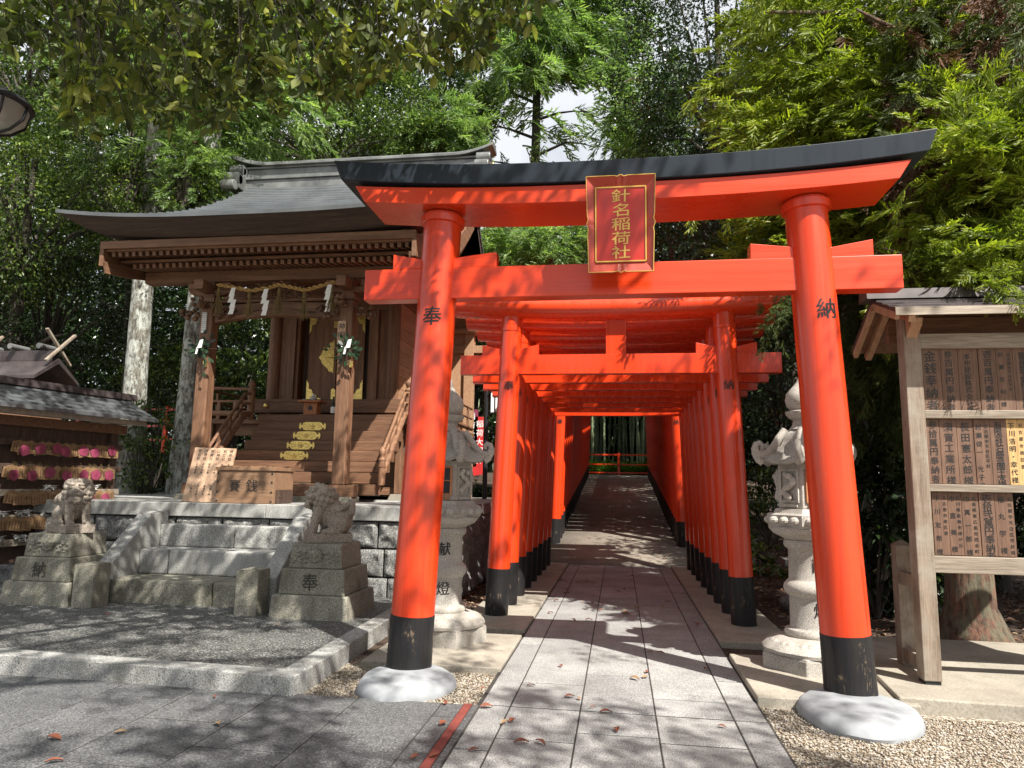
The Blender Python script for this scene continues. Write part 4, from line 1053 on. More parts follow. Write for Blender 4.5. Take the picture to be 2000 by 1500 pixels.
# things on and by the shrine
ob = thing('offering_box', 'wooden offering box lettered in black at the top of the stone steps', 'offering box', (-4.47, 8.36, 1.16))
m = MB(); m.box(-4.845, -4.10, 8.10, 8.62, 1.163, 1.555); m.build('body', BOXW, ob, bevel=.004)
m = MB(); m.box(-4.86, -4.085, 8.085, 8.635, 1.556, 1.60); m.build('lid_frame', BOXW, ob, bevel=.004)
m = MB()
for q in range(9): m.box(-4.82 + .08 * q, -4.79 + .08 * q, 8.12, 8.60, 1.601, 1.615)
m.build('slats', BOXW, ob)
m = MB(); m.box(-4.098, -4.09, 8.16, 8.60, 1.165, 1.33); m.sphere((-4.088, 8.24, 1.25), .012, 8, 6); m.build('iron_plate', DARKW, ob)
m = MB()
for x in (-4.825, -4.125):
    for z in (1.19, 1.30, 1.42, 1.52): m.sphere((x, 8.098, z), (.013, .006, .013), 8, 6)
m.build('nail_heads', IRON, ob)
m = MB(); vs_, fs_ = glyph('賽', .015); m.add([(-4.60 + x * .155, 8.0965, 1.375 + y * .155) for x, y in vs_], fs_)
vs_, fs_ = glyph('銭', .015); m.add([(-4.38 + x * .155, 8.0965, 1.375 + y * .155) for x, y in vs_], fs_); m.build('lettering', INK, ob)

nb = thing('leaning_notice_board', 'pale wooden board of small black writing leaning beside the offering box', 'notice board', (-5.05, 8.25, 1.16))
Mn = Matrix.Translation((-5.02, 8.20, 1.163)) @ Matrix.Rotation(R(-16), 4, 'X')
m = MB(); m.prism([(-.24, 0), (.30, 0), (.30, .60), (-.12, .60)], -.012, .012, 'y', Mn @ Matrix.Shear('XY', 4, (0, 0)))
m.v = []; m.f = []; m.prism([(-.31, 0), (.24, 0), (.24, .70), (-.31, .70)], -.012, .012, 'y', Mn @ Matrix.Rotation(R(3), 4, 'Z')); m.build('board', NOTICE, nb, bevel=.002)
m = MB()
for i, s_ in enumerate(('神明社', '知立社', '山神社', '御嶽社', '洲原社', '愛宕社')):
    put_text(m, s_, lambda u, v: Mn @ Matrix.Rotation(R(3), 4, 'Z') @ Vector((.185 - .083 * i + u, -.0135, .655 + v)), .046, .050, .012)
for i, s_ in enumerate(('天照大神', '木花知流比売', '大山祇神', '国常立尊', '伊弉冉尊', '火産霊神')):
    put_text(m, s_, lambda u, v: Mn @ Matrix.Rotation(R(3), 4, 'Z') @ Vector((.185 - .083 * i + u, -.0135, .48 + v)), .031, .036, .010)
for i, s_ in enumerate(('国家安泰', '安産子育', '山林守護', '諸願成就', '五穀豊穣', '火難除')):
    put_text(m, s_, lambda u, v: Mn @ Matrix.Rotation(R(3), 4, 'Z') @ Vector((.185 - .083 * i + u, -.0135, .20 + v)), .028, .034, .010)
m.build('lettering', INK, nb)

a_ = at(605, 850, 11.03)
sb = thing('offering_stand', 'orange wooden offering stand carrying a white jar on the top stair', 'offering stand', (a_.x, 11.05, 2.52))
m = MB(); m.box(a_.x - .115, a_.x + .115, 10.99, 11.15, 2.522, 2.72); m.build('pedestal', STANDW, sb, bevel=.004)
m = MB(); m.tube([(a_.x, 10.9885, 2.63), (a_.x, 10.983, 2.63)], .04, 16); m.build('cutout', IRON, sb)
m = MB(); m.box(a_.x - .19, a_.x + .19, 10.92, 11.22, 2.721, 2.755); m.build('tray', STANDW, sb, bevel=.006)
m = MB(); m.lathe([(.03, 2.757), (.055, 2.78), (.06, 2.80), (.035, 2.83), (.018, 2.85), (.02, 2.87), (.004, 2.885)], 20, Matrix.Translation((a_.x + .02, 11.05, 0))); o = m.build('jar', PORC, None, smooth=True)
tag(o, 'small lidded white jar on the orange offering stand', 'jar')
m = MB(); m.lathe([(.028, 2.757), (.04, 2.765), (.043, 2.775), (.01, 2.777)], 16, Matrix.Translation((a_.x - .11, 11.02, 0))); o = m.build('dish', PORC, None, smooth=True)
tag(o, 'shallow white dish left of the jar on the offering stand', 'dish')
b_ = at(647, 840, 11.0)
bt = thing('sake_bottle', 'dark sake bottle with white label by the right porch post', 'bottle', (b_.x, 11.03, 2.523))
m = MB(); m.lathe([(.036, 2.522), (.04, 2.53), (.04, 2.66), (.03, 2.70), (.014, 2.74), (.013, 2.80), (.016, 2.802), (.016, 2.82), (.002, 2.822)], 20, Matrix.Translation((b_.x, 11.03, 0))); m.build('bottle_body', GLASSD, bt, smooth=True)
m = MB(); m.lathe([(.0405, 2.55), (.0412, 2.551), (.0412, 2.648), (.0405, 2.649)], 20, Matrix.Translation((b_.x, 11.03, 0))); m.build('paper_label', PAPER, bt, smooth=True)

# sacred rope
sr = thing('sacred_rope', 'twisted straw rope hung with paper streamers across the shrine porch', 'rope', (CX, 9.30, 4.0))
key = [(425, 556), (452, 560), (490, 568), (525, 562), (545, 556), (575, 562), (595, 567), (620, 560), (650, 552), (675, 551)]
kp = [at(x, y, 9.30) for x, y in key]
pts = []
for i in range(len(kp) - 1):
    for q in range(14): pts.append(kp[i].lerp(kp[i + 1], q / 14))
for s in (0, 1):
    m = MB(); m.tube([p + Vector((0, .016 * math.cos(i * .55 + s * math.pi), .016 * math.sin(i * .55 + s * math.pi))) for i, p in enumerate(pts)], .017, 8); m.build('rope_strand', ROPE, sr, smooth=True)
rg = random.Random(2)
for (x, y) in ((428, 562), (488, 570), (546, 562), (595, 570), (650, 558)):
    p = at(x, y, 9.27); m = MB(); m.tube([p, p + Vector((0, 0, -.10))], [.02, .03], 8)
    for q in range(46):
        a = rg.uniform(0, 6.28); r_ = rg.uniform(0, .10); L_ = rg.uniform(.30, .42)
        m.tube([p + Vector((0, 0, -.05)), p + Vector((r_ * .35 * math.cos(a), r_ * .35 * math.sin(a), -.18)), p + Vector((r_ * math.cos(a), r_ * .6 * math.sin(a), -L_))], [.005, .005, .003], 3, cap=False)
    m.build('straw_tassel', STRAW, sr)
for (x, y) in ((455, 562), (519, 564), (643, 556)):
    p = at(x, y, 9.24); m = MB(); z = p.z; xx = p.x
    for q in range(4):
        m.prism([(xx - .02, z), (xx + .045, z), (xx + .015, z - .13), (xx - .06, z - .13)], p.y - .001 + .006 * q, p.y + .001 + .006 * q, 'y'); z -= .085; xx += (.025 if q % 2 else -.012)
    m.build('paper_streamer', PAPER, sr)
# name boards on the posts
for (px, py, txt, label, wd, hh, mat_, sz, pit) in ((688, 655, '神明社', 'narrow upright name board high on the right porch post', .15, .42, NOTICE, .105, .125),
                                            (410, 630, '奉祝例大祭家内安全', 'small printed slip on the upper part of the left porch post', .105, .30, PAPER, .024, .030)):
    p = at(px, py, 9.39); t = thing('name_board', label, 'sign', (p.x, 9.39, p.z))
    cxp = -3.885 if px > 500 else -6.005
    m = MB(); m.box(cxp - wd / 2 + .03, cxp + wd / 2 + .0, 9.378, 9.395, p.z - hh / 2, p.z + hh / 2); m.build('board', mat_, t, bevel=.001)
    m = MB()
    for c in ([0] if px > 500 else [-.022, .006, .034]):
        put_text(m, txt, lambda u, v: (cxp + .015 + c + u, 9.3765, p.z + hh / 2 - sz * .75 + v), sz, pit, .02)
    m.build('lettering', INK, t)
LEAFS = m_leaf('sakaki_leaf', (.012, .03, .015), (.02, .05, .025), (.03, .06, .03), trans=.1, rough=.25)
for (px, py, label) in ((682, 680, 'dark evergreen sprig tied with white paper to the right porch post'), (395, 680, 'dark evergreen sprig tied to the left side of the left porch post')):
    p = at(px, py, 9.30); t = thing('evergreen_sprig', label, 'sprig', p); rg = random.Random(px); m = MB(); st_ = MB()
    for q in range(70):
        a = rg.uniform(0, 6.28); r_ = abs(rg.gauss(0, .10)); c = p + Vector((r_ * math.cos(a) * (1.25 if math.cos(a) < 0 else 1), rg.uniform(-.06, .04), r_ * math.sin(a) * 1.0))
        d = Vector((math.cos(a), rg.uniform(-.4, .4), math.sin(a) + .2)).normalized() * rg.uniform(.07, .10); nrm = Vector((rg.uniform(-.5, .5), -1, rg.uniform(-.5, .5))).cross(d).normalized() * .025
        m.add([c, c + d * .3 + nrm * .9, c + d * .65 + nrm * .9, c + d, c + d * .65 - nrm * .9, c + d * .3 - nrm * .9], [(0, 1, 2, 3), (0, 3, 4, 5)]); st_.tube([p, c], .003, 4)
    m.build('leaves', LEAFS, t); st_.build('twigs', DARKW, t)
    m = MB(); m.prism([(p.x - .02, p.z - .02), (p.x + .05, p.z - .01), (p.x + .07, p.z + .11), (p.x + .02, p.z + .10)], p.y - .10, p.y - .098, 'y')
    m.prism([(p.x - .05, p.z - .10), (p.x - .02, p.z - .10), (p.x, p.z), (p.x - .03, p.z)], p.y - .09, p.y - .088, 'y'); m.build('paper_strip', PAPER, t)
    m = MB(); m.box(p.x - .01, p.x + .04, 9.36, 9.395, p.z - .26, p.z - .17); m.build('gilt_holder', GOLD, t)

# second wooden hall whose corner shows between the torii pillars
s2 = thing('rear_hall', 'pale timber hall corner seen behind the left lantern', 'building', (-3.6, 14.8, 1.0))
m = MB(); m.box(-3.25, -3.05, 14.6, 14.8, 1.16, 5.2); m.build('corner_post', PALEC, s2, bevel=.006)
m = MB(); m.box(-5.2, -2.72, 14.62, 14.78, 4.20, 4.36); m.box(-5.2, -2.95, 14.55, 14.85, 4.62, 4.72); m.build('tie_beam', PALEC, s2, bevel=.006)
m = MB(); m.box(-5.2, -3.251, 14.68, 14.74, 1.16, 5.0); m.build('board_wall', PALEC, s2)

# ------------------------------------------------------------------ votive plaque rack (left)
dv = Vector((.19, .98, 0)).normalized(); nv = Vector((dv.y, -dv.x, 0)); PF = Vector((-7.0, 9.0, 0))
def rk(u, v, z): q = PF + dv * u + nv * v; return (q.x, q.y, z)     # u along the rack (0 = far post, negative = nearer), v out of its face
def rbox(m, u0, u1, v0, v1, z0, z1): m.add([rk(u, v, z) for z in (z0, z1) for v in (v0, v1) for u in (u0, u1)], [(0, 2, 3, 1), (4, 5, 7, 6), (0, 1, 5, 4), (1, 3, 7, 5), (3, 2, 6, 7), (2, 0, 4, 6)])
er = thing('plaque_rack', 'dark roofed wooden rack hung with votive plaques at the left edge', 'rack', rk(-1, 0, .15))
for u in (0, -2.3):
    m = MB(); rbox(m, u - .06, u + .06, -.06, .06, .15, 2.18); m.build('post', DARKW, er, bevel=.006)
for i, z in enumerate((1.86, 1.56, 1.255, .95, .66)):
    m = MB(); rbox(m, -2.4, .10, .062, .10, z - .045, z + .035); rail = m.build('rail', DARKW if i < 2 else GREYWX, er, bevel=.003)
    m = MB()
    for q in range(22): m.sphere(rk(-.08 - q * .105, .106, z - .01), .008, 6, 5)
    m.build('hooks', IRON, rail)
m = MB(); rbox(m, -2.4, .10, -.045, -.02, .4, 2.1); m.build('back_panel', DARKW, er)
m = MB(); rbox(m, -2.5, .15, -.03, .10, 2.05, 2.17); m.build('head_beam', CEDARX, er, bevel=.004)
vs = []; fs = []
def roofpt(u, v): t = abs(v) / .46; return 2.57 - .31 * t - .02 * t * (1 - t) * 4
m = MB()
for sgn in (1, -1):
    NN = 5
    for c in range(NN):
        v0, v1 = .03 + .43 * c / NN, .03 + .43 * (c + 1) / NN; s = .014
        q = [rk(u, sgn * v, z) for u in (-2.9, .18 + .35 * v1) for (v, z) in ((v0, roofpt(0, v0)), (v1, roofpt(0, v1) + s), (v1, roofpt(0, v1) - .03), (v0, roofpt(0, v0) - .03))]
        m.add(q, [(0, 1, 2, 3), (7, 6, 5, 4), (0, 4, 5, 1), (1, 5, 6, 2), (2, 6, 7, 3), (3, 7, 4, 0)])
m.build('roof', COPPER, er)
m = MB(); m.add([rk(u, v, z) for u in (-2.9, .30) for (v, z) in ((-.08, 2.54), (-.06, 2.63), (.06, 2.63), (.08, 2.54))], [(0, 1, 2, 3), (7, 6, 5, 4), (0, 4, 5, 1), (1, 5, 6, 2), (2, 6, 7, 3), (3, 7, 4, 0)]); m.build('ridge_cap', PANR, er)
m = MB(); rbox(m, -2.8, .2, .34, .39, 2.17, 2.23); rbox(m, -.05, .05, -.38, .38, 2.171, 2.22); m.build('eave_beam', GREYWX, er)
rg = random.Random(21)
def ema_proto():
    t = thing('votive_plaque', '', 'votive plaque', (0, 0, 0), 'wooden votive plaques on the rack')
    m = MB(); m.prism([(-.065, -.10), (.065, -.10), (.065, -.025), (0, .0), (-.065, -.025)], -.004, .004, 'y'); m.build('board', EMAW, t, bevel=.001)
    m = MB()
    for q in range(5):
        for r_ in range(6): m.box(-.05 + .022 * q, -.044 + .022 * q, -.0055, -.0045, -.088 + .010 * r_, -.082 + .010 * r_)
    m.build('writing', INK, t)
    m = MB(); m.tube([(0, -.005, -.012), (-.012, -.006, .02), (0, 0, .03), (.006, -.006, .015), (0, -.005, -.012)], .0010, 4); m.build('cord', STRAW, t)
    return t
def pink_proto():
    t = thing('plum_plaque', '', 'votive plaque', (0, 0, 0), 'pink plum blossom plaques on the rack')
    m = MB(); pts_ = []
    for k in range(40):
        a = 2 * math.pi * k / 40 + math.pi / 2; r_ = .050 + .008 * abs(math.cos(2.5 * (a - math.pi / 2))); pts_.append((r_ * math.cos(a), r_ * math.sin(a) - .055))
    m.prism(pts_, -.004, .004, 'y'); m.build('board', PINK, t, bevel=.001)
    m = MB()
    for k in range(5): a = 2 * math.pi * k / 5 + math.pi / 2; m.tube([(.009 * math.cos(a), -.0045, .009 * math.sin(a) - .055), (.009 * math.cos(a), -.0052, .009 * math.sin(a) - .055)], .0045, 8)
    m.build('blossom_print', m_plain('dark_pink_print', (.22, .015, .05), .6), t)
    return t
E0 = ema_proto(); P0 = pink_proto(); E0.scale = (1.55, 1, 1.6); P0.scale = (1.2, 1, 1.2); used = {0: False, 1: False}
rotE = math.atan2(dv.y, dv.x)
names = ['top', 'second', 'third', 'fourth', 'lowest']
def hang(pr, k, u, v, z, tilt, label):
    o = pr if not used[k] else copy_tree(pr); used[k] = True
    o.location = rk(u, v, z); o.rotation_euler = (R(rg.uniform(-6, 6)), R(tilt), rotE + R(rg.uniform(-8, 8))); o['label'] = label
for i, z in enumerate((1.86, 1.56, 1.255, .95)):
    u = -.13; cnt = 0
    while u > -1.45:
        for lay in range(2):
            cnt += 1
            hang(E0, 0, u + rg.uniform(-.02, .02), .12 + .016 * lay + rg.uniform(0, .01), z + .02 - .012 * lay, rg.uniform(-12, 12), 'tan wooden wish plaque on the %s rail, %s from the rack right post' % (names[i], ORD[min(cnt, 26) - 1]))
            if rg.random() < .35: break
        u -= rg.uniform(.095, .125)
    for q in range(7 if i < 2 else 3):
        hang(P0, 1, -.12 - rg.uniform(.0, .12) - q * .20, .165 + rg.uniform(0, .015), z - rg.uniform(-.01, .05), rg.uniform(-28, 28), 'pink plum shaped wish plaque on the %s rail, %s from the rack right post' % (names[i], ORD[q]))
kn = None
for i, z in enumerate((1.255, .95, .66)):
    for q in range(5 if i else 3):
        u = -.35 - .30 * q
        if kn is None:
            m = MB()
            for w_ in range(26): m.bar(Vector((rg.uniform(-.10, .10), rg.uniform(-.025, .025), rg.uniform(-.035, .035))), Vector((rg.uniform(-.10, .10), rg.uniform(-.04, .03), rg.uniform(-.05, .05))), .014, .002)
            kn = m.build('paper_fortunes', PAPER, None); o = kn
        else: o = kn.copy(); S.collection.objects.link(o)
        o.location = rk(u, .13, z + .045); o.rotation_euler = (0, R(rg.uniform(-9, 9)), rotE + (math.pi if q % 2 else 0)); o.scale = (rg.uniform(.8, 1.3),) * 3
        tag(o, 'white paper fortune bundle on the %s rail, %s from the right post' % (names[i + 2], ORD[q]), 'paper fortunes', 'folded paper fortunes tied to the rack')

# small roof with crossed finials behind the rack
sm_ = thing('side_shrine', 'small shrine roof with crossed finials and ridge logs behind the plaque rack', 'shrine', (-10.5, 11.5, 1.1))
def sbx(x0, x1, y0, y1, z0, z1): m = MB(); m.box(x0, x1, y0, y1, z0, z1); return m
m = MB(); m.add([(x, y, z) for x in (-12.4, -9.72) for (y, z) in ((10.5, 3.14), (11.0, 3.50), (11.5, 3.14), (11.5, 3.08), (11.0, 3.41), (10.5, 3.08))], [(0, 1, 2, 3, 4, 5), (11, 10, 9, 8, 7, 6)] + [(i, (i + 1) % 6, (i + 1) % 6 + 6, i + 6) for i in range(6)]); m.build('roof', PANR, sm_)
sbx(-12.3, -9.8, 10.93, 11.07, 3.45, 3.64).build('ridge', PANR, sm_, bevel=.01)
for x in (-9.98, -10.55, -11.1): m = MB(); m.tube([(x, 10.80, 3.70), (x, 11.20, 3.70)], .05, 14); m.build('ridge_log', RIDGEM, sm_, smooth=True)
for x, s in ((-9.72, 1), (-9.76, -1), (-11.2, 1)):
    m = MB(); m.bar((x, 11.0 - s * .30, 3.42), (x, 11.0 + s * .30, 3.98), .04, .055, (1, 0, 0)); m.build('crossed_finial', GREYW, sm_, bevel=.004)
sbx(-12.0, -9.9, 10.6, 11.4, 1.1, 2.9).build('wall', CEDARX, sm_)

# ------------------------------------------------------------------ street lamp at the top left
lp = thing('street_lamp', 'modern rounded glass street lamp at the upper left edge', 'street lamp', (-3.83, 4.6, 0))
c = at(-22, 228, 4.6); lc = Matrix.Translation((c.x, 4.6, c.z))
for k in range(8):
    M = lc @ Matrix.Rotation(k * math.pi / 4 + .3, 4, 'Z'); m = MB()
    m.tube([(.07, 0, -.13), (.16, 0, -.09), (.25, 0, .0), (.27, 0, .09), (.23, 0, .13)], .011, 8, M); m.build('cage_rib', IRON, lp, smooth=True)
m = MB(); m.lathe([(.285, .10), (.30, .115), (.28, .15), (.18, .185), (.05, .20), (.002, .201)], 40, lc); m.build('cap', IRON, lp, smooth=True)
m = MB(); m.lathe([(.07, -.12), (.155, -.08), (.243, .005), (.262, .09), (.255, .10)], 40, lc)
gm, n_, l_, b_ = mat_new('frosted_glass'); b_.inputs['Base Color'].default_value = (.75, .75, .70, 1); b_.inputs['Roughness'].default_value = .15
tp_ = n_.new('ShaderNodeBsdfTransparent'); tl_ = n_.new('ShaderNodeBsdfTranslucent'); tl_.inputs[0].default_value = (.8, .8, .75, 1)
a_ = n_.new('ShaderNodeMixShader'); a_.inputs[0].default_value = .5; l_.new(b_.outputs[0], a_.inputs[1]); l_.new(tl_.outputs[0], a_.inputs[2])
a2_ = n_.new('ShaderNodeMixShader'); a2_.inputs[0].default_value = .35; l_.new(a_.outputs[0], a2_.inputs[1]); l_.new(tp_.outputs[0], a2_.inputs[2]); l_.new(a2_.outputs[0], n_['Material Output'].inputs[0])
m.build('glass_bowl', gm, lp, smooth=True)
m = MB(); m.lathe([(.04, -.13), (.05, -.03), (.10, .03), (.10, .08), (.02, .09)], 24, lc); m.build('reflector', PAPER, lp, smooth=True)
m = MB(); m.lathe([(.035, -.42), (.05, -.30), (.085, -.20), (.085, -.13), (.05, -.12)], 28, lc); m.build('collar', IRON, lp, smooth=True)
m = MB(); m.tube([(c.x, 4.6, 0), (c.x, 4.6, c.z - .40)], [.055, .035], 16); m.build('pole', IRON, lp, smooth=True)
# garden lamp and banners behind the left lantern
g_ = at(946, 980, 13.2); gl = thing('garden_lamp', 'slim dark pole lamp with a square head behind the left lantern', 'lamp', (g_.x, 13.2, .3))
m = MB(); m.tube([(g_.x, 13.2, 0), (g_.x, 13.2, 3.25)], .045, 12); m.build('pole', IRON, gl, smooth=True)
m = MB(); m.box(g_.x - .03, g_.x + .20, 13.17, 13.23, 3.2, 3.25); m.build('arm', IRON, gl)
m = MB(); m.box(g_.x + .10, g_.x + .26, 13.12, 13.28, 2.78, 3.18); hd = m.build('lamp_head', PAPER, gl)
m = MB(); m.box(g_.x + .173, g_.x + .187, 13.105, 13.12, 2.76, 3.2); m.box(g_.x + .08, g_.x + .28, 13.1, 13.3, 3.181, 3.2); m.box(g_.x + .08, g_.x + .28, 13.1, 13.3, 2.76, 2.779); m.build('frame', IRON, hd)
for (px, py, h_) in ((918, 835, 2.2), (934, 850, 2.4)):
    q = at(px, py, 15.5); t = thing('prayer_banner', ('pink' if px < 925 else 'deep red') + ' prayer banner with white writing behind the left lantern', 'banner', (q.x, 15.5, 1), 'red banners behind the podium')
    m = MB(); m.tube([(q.x - .12, 15.5, .8), (q.x - .12, 15.5, q.z + .5)], .012, 8); m.build('pole', GREYW, t)
    m = MB(); m.prism([(q.x - .11, q.z - .9), (q.x + .16, q.z - .86), (q.x + .18, q.z + .4), (q.x - .11, q.z + .42)], 15.5, 15.508, 'y'); bn = m.build('cloth', PINK if px < 925 else m_plain('banner_red', (.55, .02, .02), .8), t)
    m = MB(); put_text(m, '稲荷大明神', lambda u, v: (q.x + .03 + u, 15.497, q.z + .25 + v), .17, .2, .01); m.build('lettering', PAPER, bn)

# vermilion fences
def fence(a, b, n, label, zoff=0):
    a = Vector(a); b = Vector(b); t = thing('vermilion_fence', label, 'fence', (a + b) / 2)
    for i in range(n + 1):
        q = a.lerp(b, i / n); m = MB(); m.box(q.x - .05, q.x + .05, q.y - .05, q.y + .05, q.z - .2, q.z + .98); m.build('post', VERM2, t, bevel=.01)
    for dz in (.90, .48, .12): m = MB(); m.bar(a + Vector((0, 0, dz)), b + Vector((0, 0, dz)), .045, .06); m.build('rail', VERM2, t)
fence((-3.0, 31.5, G(31.5)), (3.0, 31.5, G(31.5)), 4, 'low vermilion fence before the bamboo at the end of the torii tunnel')
fence((-9.9, 15.0, 1.1), (-6.6, 15.2, 1.1), 4, 'vermilion fence glimpsed between the pale trunks behind the podium')
fence((-15.5, 17.5, 2.3), (-10.5, 16.5, 2.3), 5, 'vermilion fence glimpsed above the plaque rack roof')
# stones right of the path
st_ = thing('stone_bench', 'low stone slab bench in the shade right of the torii tunnel', 'bench', (3.0, 11.2, 0))
m = MB(); m.box(2.35, 3.6, 10.9, 11.35, .34, .44); m.build('seat', BLOCK, st_, bevel=.01)
for x in (2.6, 3.35): m = MB(); m.box(x - .12, x + .12, 10.95, 11.3, 0, .339); m.build('leg', BLOCK, st_, bevel=.01)
rg = random.Random(8)
for i, (x, y, r_, lb) in enumerate(((2.15, 9.2, .20, 'rounded shaded boulder nearest the tunnel on the right'), (2.6, 9.8, .26, 'large shaded boulder in front of the stone bench'), (3.05, 9.9, .17, 'small shaded boulder beside the large one near the stone bench'))):
    m = MB(); m.sphere((0, 0, 0), (r_ * 1.2, r_, r_ * .75), 24, 16); m.v = [tuple(Vector(v) * (1 + .35 * mnoise.noise(Vector(v) * 4 + Vector((i * 9, 0, 0))))) for v in m.v]
    o = m.build('boulder', BLOCK, None, smooth=True); o.location = (x, y, r_ * .45); tag(o, lb, 'boulder', 'boulders right of the tunnel')
# ------------------------------------------------------------------ vegetation
NR_ = np.random.default_rng(17)
def unit(v): return v / np.maximum(1e-9, np.linalg.norm(v, axis=-1, keepdims=True))
def leaf_mesh(name, C, D, size, mat, parent, width=.42, fold=.18, six=False, up=None, rng=NR_):
    """C centres (n,3), D leaf directions (n,3), size (n,)"""
    n = len(C); D = unit(D)
    U = unit(rng.normal(size=(n, 3)) * (.55 if up is None else up) + np.array([0, 0, 1.0]))
    X = unit(np.cross(D, U)); Nn = np.cross(X, D)
    s = size[:, None]
    if six:
        w = width * .5
        pts = [C, C + D * s * .28 + X * s * w * .85 + Nn * s * fold * .5, C + D * s * .62 + X * s * w + Nn * s * fold * .5, C + D * s - Nn * s * .1,
               C + D * s * .62 - X * s * w + Nn * s * fold * .5, C + D * s * .28 - X * s * w * .85 + Nn * s * fold * .5]
        V = np.stack(pts, 1).reshape(-1, 3); b = np.arange(n)[:, None] * 6
        F = np.concatenate([b + np.array([[0, 1, 2, 3]]), b + np.array([[0, 3, 4, 5]])])
    else:
        w = width * .5
        pts = [C, C + D * s * .45 + X * s * w + Nn * s * fold, C + D * s, C + D * s * .45 - X * s * w + Nn * s * fold]
        V = np.stack(pts, 1).reshape(-1, 3); b = np.arange(n)[:, None] * 4
        F = b + np.array([[0, 1, 2, 3]])
    return np_mesh(name, V, F, mat, parent)
def clump_points(center, radii, ncl, per, cr, rng, shell=.55, flat=.5):
    d = unit(rng.normal(size=(ncl, 3))); r = shell + (1 - shell) * rng.random(ncl) ** .6
    cc = d * r[:, None] * np.array(radii) + np.array(center)
    sc = cr * rng.uniform(.6, 1.35, ncl)
    off = unit(rng.normal(size=(ncl, per, 3))) * (rng.random((ncl, per, 1)) ** .5) * sc[:, None, None]; off[..., 2] *= flat
    P_ = (cc[:, None, :] + off).reshape(-1, 3)
    out = unit((P_ - np.array(center)) / np.array(radii)) * .5 + rng.normal(size=P_.shape) * .6 + np.array([0, 0, -.25])
    return P_, out, cc
# cedar sprays
def spray_template(rng, nside=8, droop=.5):
    V = []; F = []
    def rib(p, d, L, w, curl, seg=3):
        p = np.array(p, float); d = np.array(d, float); d /= np.linalg.norm(d)
        sd = np.cross(d, rng.normal(size=3)); sd /= np.linalg.norm(sd); b = len(V)
        for q in range(seg + 1):
            ww = w * (1 - .75 * (q / seg) ** 2) * .5
            V.append(p - sd * ww); V.append(p + sd * ww)
            p = p + d * L / seg; d = d + np.array([0, 0, curl / seg]); d /= np.linalg.norm(d)
        for q in range(seg): F.append((b + 2 * q, b + 2 * q + 1, b + 2 * q + 3, b + 2 * q + 2))
    p = np.zeros(3); d = np.array([1, 0, .12]); n = 8
    path = [p.copy()]
    for q in range(n):
        p = p + d / n; d = d + np.array([0, 0, -droop / n]); d /= np.linalg.norm(d); path.append(p.copy())
    for q in range(n): rib(path[q], path[q + 1] - path[q], 1.0 / n * 1.1, .035, 0, 1)
    for q in range(nside * 2):
        t = .12 + .86 * q / (nside * 2); i = min(n - 1, int(t * n)); b = path[i]
        s = 1 if q % 2 else -1
        d = np.array([.75, s * (.75 - .4 * t), rng.uniform(-.35, .15)])
        L = (.52 - .27 * t) * rng.uniform(.75, 1.15)
        rib(b, d, L, .048, rng.uniform(-.5, .35), 3)
        for e in (.35, .62):
            bb = b + d / np.linalg.norm(d) * L * e; dd = d + np.array([.3, -s * .55, rng.uniform(-.2, .2)]) if rng.random() < .5 else d + np.array([.1, s * .6, rng.uniform(-.2, .2)])
            rib(bb, dd, L * .45, .042, rng.uniform(-.4, .3), 2)
    return np.array(V), np.array(F)
TPL = [spray_template(np.random.default_rng(40 + i), 8, .35 + .12 * i) for i in range(5)]
TPLD = [spray_template(np.random.default_rng(60 + i), 8, 1.3 + .15 * i) for i in range(4)]
def spray_mesh(name, C, D, size, mat, parent, tpl=TPL, rng=NR_):
    Vs = []; Fs = []; off = 0
    D = unit(np.asarray(D, float)); which = rng.integers(0, len(tpl), len(C))
    for k, (tv, tf) in enumerate(tpl):
        idx = np.where(which == k)[0]
        if not len(idx): continue
        d = D[idx]; up = unit(np.array([0, 0, 1.0]) + rng.normal(size=(len(idx), 3)) * .35)
        Y = unit(np.cross(up, d)); Z = np.cross(d, Y); M = np.stack([d, Y, Z], 1)      # rows
        v = np.einsum('ij,njk->nik', tv, M) * size[idx][:, None, None] + C[idx][:, None, :]
        Vs.append(v.reshape(-1, 3)); f = tf[None] + (np.arange(len(idx)) * len(tv))[:, None, None] + off; Fs.append(f.reshape(-1, 4)); off += len(idx) * len(tv)
    return np_mesh(name, np.concatenate(Vs), np.concatenate(Fs), mat, parent)

BARK_L = m_bark('lichen_bark', (.07, .06, .05), (.20, .19, .155), (.42, .44, .40), 11)
BARK_D = m_bark('dark_bark', (.03, .024, .018), (.075, .06, .045), (.06, .055, .04), 7)
BARK_C = m_bark('cedar_bark', (.05, .026, .017), (.17, .085, .055), (.13, .115, .075), 9)
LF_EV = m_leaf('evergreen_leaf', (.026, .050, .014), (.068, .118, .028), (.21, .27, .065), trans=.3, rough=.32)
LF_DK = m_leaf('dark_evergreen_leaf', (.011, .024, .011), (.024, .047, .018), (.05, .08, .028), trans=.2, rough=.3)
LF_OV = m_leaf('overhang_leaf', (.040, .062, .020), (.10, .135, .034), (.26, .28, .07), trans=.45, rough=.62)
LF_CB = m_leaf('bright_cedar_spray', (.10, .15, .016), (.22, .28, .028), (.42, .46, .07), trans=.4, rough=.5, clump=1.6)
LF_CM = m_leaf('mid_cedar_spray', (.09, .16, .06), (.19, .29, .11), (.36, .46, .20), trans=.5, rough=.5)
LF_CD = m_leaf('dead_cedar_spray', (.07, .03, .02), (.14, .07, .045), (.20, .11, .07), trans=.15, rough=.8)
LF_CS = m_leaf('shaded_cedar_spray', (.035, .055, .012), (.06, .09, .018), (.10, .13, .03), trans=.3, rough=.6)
LF_FERN = m_leaf('fern_green', (.06, .13, .02), (.13, .26, .04), (.22, .36, .06), trans=.45)
